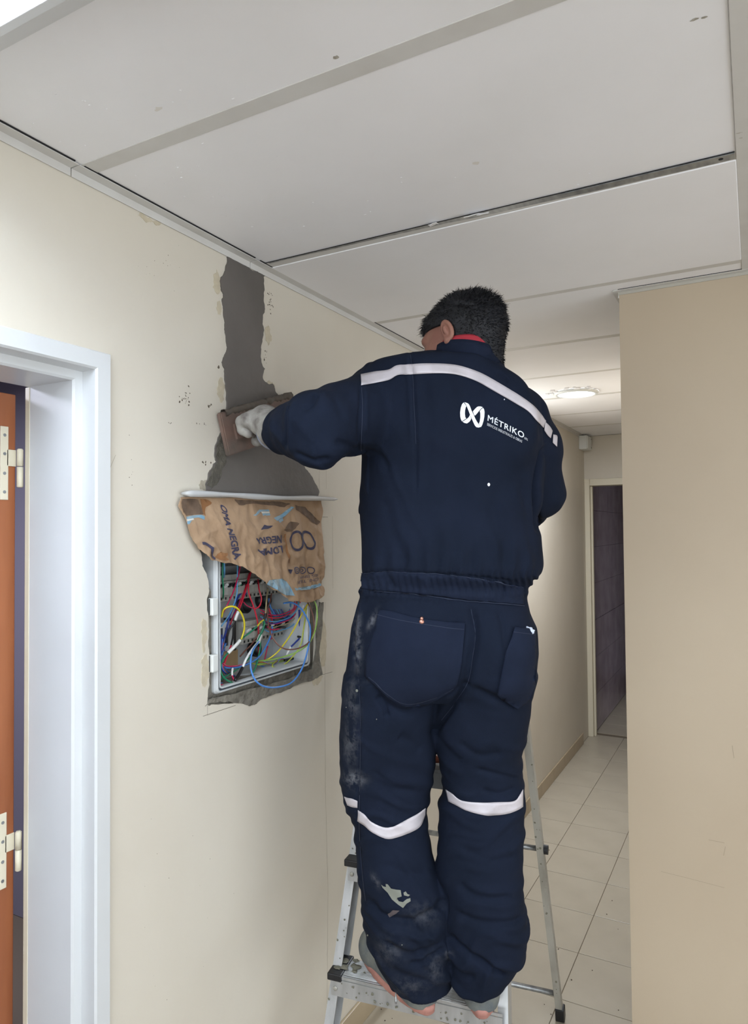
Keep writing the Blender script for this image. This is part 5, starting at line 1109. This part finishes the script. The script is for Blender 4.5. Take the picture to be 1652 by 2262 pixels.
# left hand in its glove, fingers closed over the float's handle
FB = (-1.122, 1.935)    # handle axis x, z (runs along y)
FLY = 1.405
def hand(Fd, wrist, bar, dirs, g=1.0, side=1):
    """fist round a bar: wrist point, bar point, dirs = (along the bar, up, away from the forearm)"""
    ay, up, fw = [np.array(q, float) for q in dirs]; bar = np.array(bar, float); wrist = np.array(wrist, float)
    kn = [bar + ay * o + up * (.030 - abs(o + .003) * .12) - fw * .006 for o in (.030, .011, -.009, -.028)]
    mid = bar - fw * .034 + up * .012
    for q in kn: Fd.cone(wrist, mid + (q - bar) * .3, .024 * g, .021 * g, .010); Fd.cone(mid + ay * (q - bar).dot(ay) * .9, q, .0165 * g, .0125 * g, .008)
    for q, L in zip(kn, (.95, 1.05, 1.0, .82)):
        p1 = q + fw * .026 * L - up * .004; p2 = p1 - up * .024 * L + fw * .002; p3 = p2 - up * .010 - fw * .018 * L
        Fd.cone(q, p1, .0115 * g, .0105 * g, .004); Fd.cone(p1, p2, .0104 * g, .0095 * g, .003); Fd.cone(p2, p3, .0094 * g, .0082 * g, .003)
    tb = wrist * .45 + mid * .55 + ay * .026 * side - up * .004; t1 = bar + ay * .034 * side - fw * .020 - up * .014; t2 = bar + ay * .022 * side - up * .030 - fw * .002; t3 = bar + ay * .006 * side - up * .034 + fw * .008
    Fd.cone(tb, t1, .0155 * g, .0125 * g, .008); Fd.cone(t1, t2, .0122 * g, .0108 * g, .004); Fd.cone(t2, t3, .0106 * g, .0092 * g, .003)
WRL = ARML[-1][0]; FT = math.radians(18); FD = np.array([0, math.cos(FT), math.sin(FT)]); FN = np.array([0, -math.sin(FT), math.cos(FT)]); FC = np.array([-1.187, 1.535, 1.958]); BARL = FC + np.array([.065, 0, 0]) + FD * -.116 + FN * .002
fw = BARL - WRL; fw[2] *= .3; fw[1] = 0; fw /= np.linalg.norm(fw)
LD = (FD, FN, np.array([-1.0, 0, 0]))
G = Field((-1.21, 1.30, 1.80), (-.98, 1.55, 2.06), 0.0018)
hand(G, WRL + np.array([-.012, 0, 0]), BARL, LD, 1.58); G.cone(WRL + np.array([.045, -.01, -.004]), WRL + np.array([-.02, .002, 0]), .040, .036, .012)
gv, gq = G.mesh(); gv = laplace(gv, gq, 1, .5)
G2 = Field((-1.21, 1.30, 1.80), (-.98, 1.55, 2.06), 0.0025); hand(G2, WRL + np.array([-.012, 0, 0]), BARL, LD, .95); G2.cone(WRL + np.array([.045, -.01, -.004]), WRL + np.array([-.02, .002, 0]), .030, .027, .012); lv, lq = G2.mesh()
WRR = ARMR[-1][0]; ef = WRR - ARMR[-2][0]; ef /= np.linalg.norm(ef)
RD2 = np.cross(ef, (0, 0, 1.0)); RD2 /= np.linalg.norm(RD2); BARR = WRR + ef * .085 - np.array([0, 0, .01])
G3 = Field(BARR - .15, BARR + .12, 0.0022); hand(G3, WRR, BARR, (RD2, np.cross(RD2, ef), ef), 1.12, -1); G3.cone(WRR - ef * .05, WRR + ef * .01, .038, .034, .012); rv_, rq_ = G3.mesh()
G4 = Field(BARR - .15, BARR + .12, 0.003); hand(G4, WRR, BARR, (RD2, np.cross(RD2, ef), ef), .88, -1); G4.cone(WRR - ef * .05, WRR + ef * .01, .029, .026, .012); r2v, r2q = G4.mesh()
bv, bq = B.mesh()
allV = np.concatenate([bv, hv, lv, r2v]); off = np.cumsum([0, len(bv), len(hv), len(lv)]); allQ = np.concatenate([q + o_ for q, o_ in zip((bq, hq, lq, r2q), off)])
nn = normals(bv, bq)
if ((bv - bv.mean(0)) * nn).sum() < 0: allQ = allQ[:, ::-1]
body = make_mesh('body', allV, allQ, M_skin, person, True, ph_origin)
glv = make_mesh('glove', gv, gq if ((bv - bv.mean(0)) * nn).sum() > 0 else gq[:, ::-1], M_glove, person, True, ph_origin); glv['label'] = 'cement-stained grey glove'
glr = make_mesh('glove', rv_, rq_ if ((bv - bv.mean(0)) * nn).sum() > 0 else rq_[:, ::-1], M_glove, person, True, ph_origin)
for s in (-1, 1):
    bm = bmesh.new(); bmesh.ops.create_uvsphere(bm, u_segments=16, v_segments=10, radius=.0115)
    for v in bm.verts: v.co = Vector(v.co + Vector(hp(.0855, s * .030, -.0145)) - Vector(ph_origin))
    e = link_mesh('eye', bm, M_print, person, True)
    bm = bmesh.new(); bmesh.ops.create_uvsphere(bm, u_segments=12, v_segments=8, radius=.0055)
    for v in bm.verts: v.co = Vector(v.co + Vector(hp(.0925, s * .030, -.0145)) - Vector(ph_origin))
    link_mesh('iris', bm, M_black, e, True)
# hair
K = Field(HCn - 0.16, HCn + 0.17, 0.0025)
K.ell(hp(-.010, 0, .012), (.106, .083, .091), RH, .01)
sl, X, Y, Z = K.sub(K.lo, K.lo + K.h * K.n, 0)
f_ = (X - HCn[0]) * HF[0] + (Y - HCn[1]) * HF[1] + (Z - HCn[2]) * HF[2]; l_ = (X - HCn[0]) * HL[0] + (Y - HCn[1]) * HL[1] + (Z - HCn[2]) * HL[2]; u_ = (X - HCn[0]) * HU[0] + (Y - HCn[1]) * HU[1] + (Z - HCn[2]) * HU[2]
K.g += (0.0035 * np.sin(f_ * 95 + 3 * np.sin(u_ * 60)) * np.sin(l_ * 88 + 2 * np.sin(u_ * 70)) * np.clip(u_ * 20 + .3, 0, 1)).astype(np.float32)
line = np.where(f_ > 0, u_ - (.012 + .16 * f_), u_ - (.012 + 2.3 * f_ * (f_ < 0)))
line = np.where(f_ < -.045, u_ + .098, line)
K.g = np.maximum(K.g, -line.astype(np.float32) * 0.8)
for s in (-1, 1):    # room round the ears
    K.ell(hp(-.008, s * .094, -.010), (.021, .03, .031), RH, .004, cut=True)
K.cone(hp(-.045, 0, -.05), hp(-.040, 0, -.085), .052, .050, .02)
ke = NK[:2] / np.linalg.norm(NK[:2]); kr = (X - NK[0]) * ke[1] - (Y - NK[1]) * ke[0]
K.g = np.maximum(K.g, (NK[2] + .014 - .75 * np.maximum(kr - .000, 0) - Z)).astype(np.float32)
kv, kq = K.mesh(); kn_ = normals(kv, kq)
if ((kv - kv.mean(0)) * kn_).sum() < 0: kq = kq[:, ::-1]; kn_ = -kn_
hair = make_mesh('hair', kv, kq, M_hair, person, True, ph_origin)
rnd = np.random.default_rng(8); SV = []; SF = []
idx = rnd.choice(len(kv), min(len(kv), 9000), replace=False)
for i in idx:
    p = kv[i]; n = kn_[i]; rel = p - HCn; fu_, lu_, uu_ = rel @ HF, rel @ HL, rel @ HU
    if n @ HU < -0.5: continue
    comb = HF * (0.9 if fu_ > .02 else 0.2) - HF * 0.5 * (fu_ < -.04) - HU * (0.2 if uu_ < .05 else 0)
    L = (.005 + .008 * rnd.random()) * (.95 if uu_ > .03 else .6) * (1.7 if fu_ > .06 else 1) * (1.5 if fu_ < -.06 and uu_ > -.02 else 1)
    t = comb * .8 + n * .30 + rnd.normal(0, .22, 3); t /= np.linalg.norm(t); t2 = t * .8 + comb * .5 + rnd.normal(0, .2, 3) - np.array([0, 0, .25]); t2 /= np.linalg.norm(t2)
    q0 = p - n * .002; q1 = q0 + t * L * .6; q2 = q1 + t2 * L * .7; sd = np.cross(t, n + rnd.normal(0, .3, 3)); sd /= np.linalg.norm(sd) + 1e-9; w = .0011
    k = len(SV); sd2 = np.cross(sd, t) * w * .8
    SV += [q0 - sd * w, q0 + sd * w, q0 + sd2, q1 - sd * w * .7, q1 + sd * w * .7, q1 + sd2 * .7, q2]
    SF += [(k, k + 3, k + 4, k + 1), (k + 1, k + 4, k + 5, k + 2), (k + 2, k + 5, k + 3, k), (k + 3, k + 6, k + 4), (k + 4, k + 6, k + 5), (k + 5, k + 6, k + 3)]
o = own('hair_strand', SV, SF, M_hair, 0, False, hair); o['kind'] = 'stuff'
# cuff lining at the left wrist
bm = bmesh.new(); a, b = ARML[-2][0], ARML[-1][0]; ax = (b - a) / np.linalg.norm(b - a)
tube(bm, [b + ax * .030, b + ax * .040, b + ax * .046], [.0465, .0475, .0455], 40, False)
M_cuff = mat('pale blue cuff edge', srgb((138, 144, 160)), 0.8); o = link_mesh('cuff_edge', bm, M_cuff, None, True); o.data.transform(Matrix.Translation(-Vector(ph_origin))); o.parent = person; so = o.modifiers.new('s', 'SOLIDIFY'); so.thickness = .003

# shoes
def shoe(heel, toe, name='shoe'):
    heel, toe = np.array(heel, float), np.array(toe, float); d = toe - heel; d[2] = 0; L = np.linalg.norm(d); d /= L; s_ = np.array([d[1], -d[0], 0]); z0 = heel[2]
    def P(t, w, z): return heel + d * t * L + s_ * w + np.array([0, 0, z])
    Fs = Field(np.minimum(heel, toe) - np.array([.09, .09, .0]), np.maximum(heel, toe) + np.array([.09, .09, .14]), .0028)
    Fs.cone(P(.15, 0, .055), P(.45, 0.0, .055), .041, .045, .02); Fs.cone(P(.45, 0, .055), P(.80, .002, .046), .046, .047, .02); Fs.cone(P(.80, .002, .044), P(.87, 0, .042), .047, .040, .02); Fs.cone(P(.15, 0, .06), P(.17, 0, .115), .041, .041, .02); Fs.cone(P(.3, 0, .09), P(.7, 0, .065), .03, .036, .03)
    Fs.cone(P(.82, .002, .030), P(.13, .0, .030), .046, .041, .015)
    sl, X, Y, Z = Fs.sub(Fs.lo, Fs.lo + Fs.h * Fs.n, 0); Fs.g = np.maximum(Fs.g, (z0 + .014 - Z)).astype(np.float32)
    v, q = Fs.mesh(); n = normals(v, q)
    if ((v - v.mean(0)) * n).sum() < 0: q = q[:, ::-1]
    sh = make_mesh('shoe', v, q, M_shoe, person, True, ph_origin)
    out = []
    for k in range(64):
        a = 2 * math.pi * k / 64; c, s2 = math.cos(a), math.sin(a); t = .5 - .52 * c; w = (.041 + .007 * math.sin((t - .2) * 3.0)) * (abs(s2) ** .75) * (1 if s2 > 0 else -1); out.append((t, w))
    bm = bmesh.new(); rings = []
    for z, g in ((.001, .93), (.005, .99), (.009, .98), (.010, 1.0), (.018, 1.01), (.023, .99), (.024, .93)):
        rings.append([bm.verts.new(tuple(P(.5 + (t - .5) * (1 - (1 - g) * .4), w * g * (1 - (.05 if (k % 4 == 0 and z < .009) else 0)), z) - ph_origin)) for k, (t, w) in enumerate(out)])
    for A, Bq in zip(rings, rings[1:]):
        for k in range(64): bm.faces.new((A[k], A[(k + 1) % 64], Bq[(k + 1) % 64], Bq[k]))
    bm.faces.new(rings[0][::-1]); bm.faces.new(rings[-1]); bmesh.ops.recalc_face_normals(bm, faces=bm.faces[:]); so_ = link_mesh('sole', bm, M_sole, sh, True); so_['label'] = 'faded coral rubber sole'
    for k in range(9):      # tread lugs
        t = .12 + .095 * k; bm = bmesh.new(); w = .024 + .006 * math.sin(t * 3)
        obox(bm, P(t, -w, .0025) - ph_origin, P(t, w, .0025) - ph_origin, d, .008, (0, 0, 1), .0022); link_mesh('tread_lug', bm, M_sole, sh)
SZ = 0.5025
shoe((-0.703, 1.547, SZ), (-0.956, 1.694, SZ)); shoe((-0.589, 1.591, SZ), (-0.690, 1.850, SZ))

# paper tissue poking from the right back pocket
p, n = hit(1166, 1392); tis = tag(empty('tissue'), 'crumpled white tissue poking out of the right back pocket', 'tissue'); tis.location = tuple(p)
bm = bmesh.new(); bmesh.ops.create_icosphere(bm, subdivisions=3, radius=1)
for v in bm.verts:
    k = 1 + .45 * noise.noise(v.co * 2.3); v.co = Vector((v.co.x * .013 * k, v.co.y * .005 * k, v.co.z * .010 * k)) + Vector(n) * .001 + Vector((0, 0, -.003))
link_mesh('paper', bm, mat('white tissue', srgb((196, 204, 220)), 0.8), tis, True)

# ------------------------------------------------------------------ the float in his gloved hand
FO = FC.copy()
fl = tag(empty('plastering_float', tuple(FO)), 'mortar-caked plastering float with red handle pressed on the wet cement by the gloved hand', 'float')
M_floatw = mat('mortar-caked wooden plate', srgb((122, 98, 88)), 0.8, c2=srgb((90, 82, 75)), scale=14, bump=0.5, bscale=90)
M_floatd = mat('wet mortar on plate', srgb((88, 80, 72)), 0.7, bump=0.6, bscale=70)
M_redh = mat('red plastic handle', srgb((128, 60, 56)), 0.55)
def FP(a, b, c): return np.array([c, 0, 0]) + FD * a + FN * b      # along the plate, across it, out from the wall
def fbox(bm, a0, a1, b0, b1, c0, c1): obox(bm, FP((a0 + a1) / 2, b0, (c0 + c1) / 2), FP((a0 + a1) / 2, b1, (c0 + c1) / 2), FD, (a1 - a0) / 2, (1, 0, 0), (c1 - c0) / 2)
bm = bmesh.new(); fbox(bm, -.168, .168, -.056, .056, -.008, .007); bmesh.ops.bevel(bm, geom=bm.edges[:], offset=.003, segments=2, affect='EDGES'); link_mesh('plate', bm, M_floatw, fl)
bm = bmesh.new(); rnd = random.Random(6); n_ = 40; A_ = []
for k in range(n_ + 1):
    a = -.15 + .31 * k / n_; w = .007 + .004 * rnd.random(); A_.append([bm.verts.new(tuple(FP(a, .052 + w * math.sin(q) * 1.1, .001 + w * 1.1 * math.cos(q)))) for q in [2 * math.pi * i / 6 for i in range(6)]])
for p_, q_ in zip(A_, A_[1:]):
    for i in range(6): bm.faces.new((p_[i], p_[(i + 1) % 6], q_[(i + 1) % 6], q_[i]))
link_mesh('mortar_bead', bm, M_floatd, fl, True)
ptsh = catmull([FP(.085, 0, .006), FP(.084, 0, .035), FP(.070, 0, .060), FP(.03, 0, .066), FP(-.06, 0, .066), FP(-.104, 0, .064), FP(-.114, 0, .035), FP(-.115, 0, .006)], 6)
bm = bmesh.new(); tube(bm, ptsh, .0125, 14); link_mesh('handle', bm, M_redh, fl, True)
for a in (.085, -.112):
    bm = bmesh.new(); fbox(bm, a - .018, a + .018, -.02, .02, .006, .014); link_mesh('handle_foot', bm, M_floatw, fl)

# small tool left on the upper step, seen between his knees
tl = tag(empty('jointing_tool', tuple(LO + LP(.215, fv(1.004) + .005, 1.0055))), 'small tool with reddish wooden handle left on the ladder step between the knees', 'tool')
bm = bmesh.new(); tube(bm, catmull([(-.055, 0, .012), (-.03, 0, .016), (.0, 0, .013), (.03, .002, .015), (.05, .003, .011)], 5), [.006 + .006 * math.sin(math.pi * min(1, (k + 2) / 22)) for k in range(21)], 12)
link_mesh('handle', bm, mat('reddish wooden handle', srgb((150, 84, 62)), 0.6, c2=srgb((120, 66, 50)), scale=30), tl, True)
bm = bmesh.new(); obox(bm, (.048, .003, .011), (.085, .006, .004), (0, 1, 0), .012, (0.1, 0, 1), .0008); link_mesh('blade', bm, M_galv, tl)
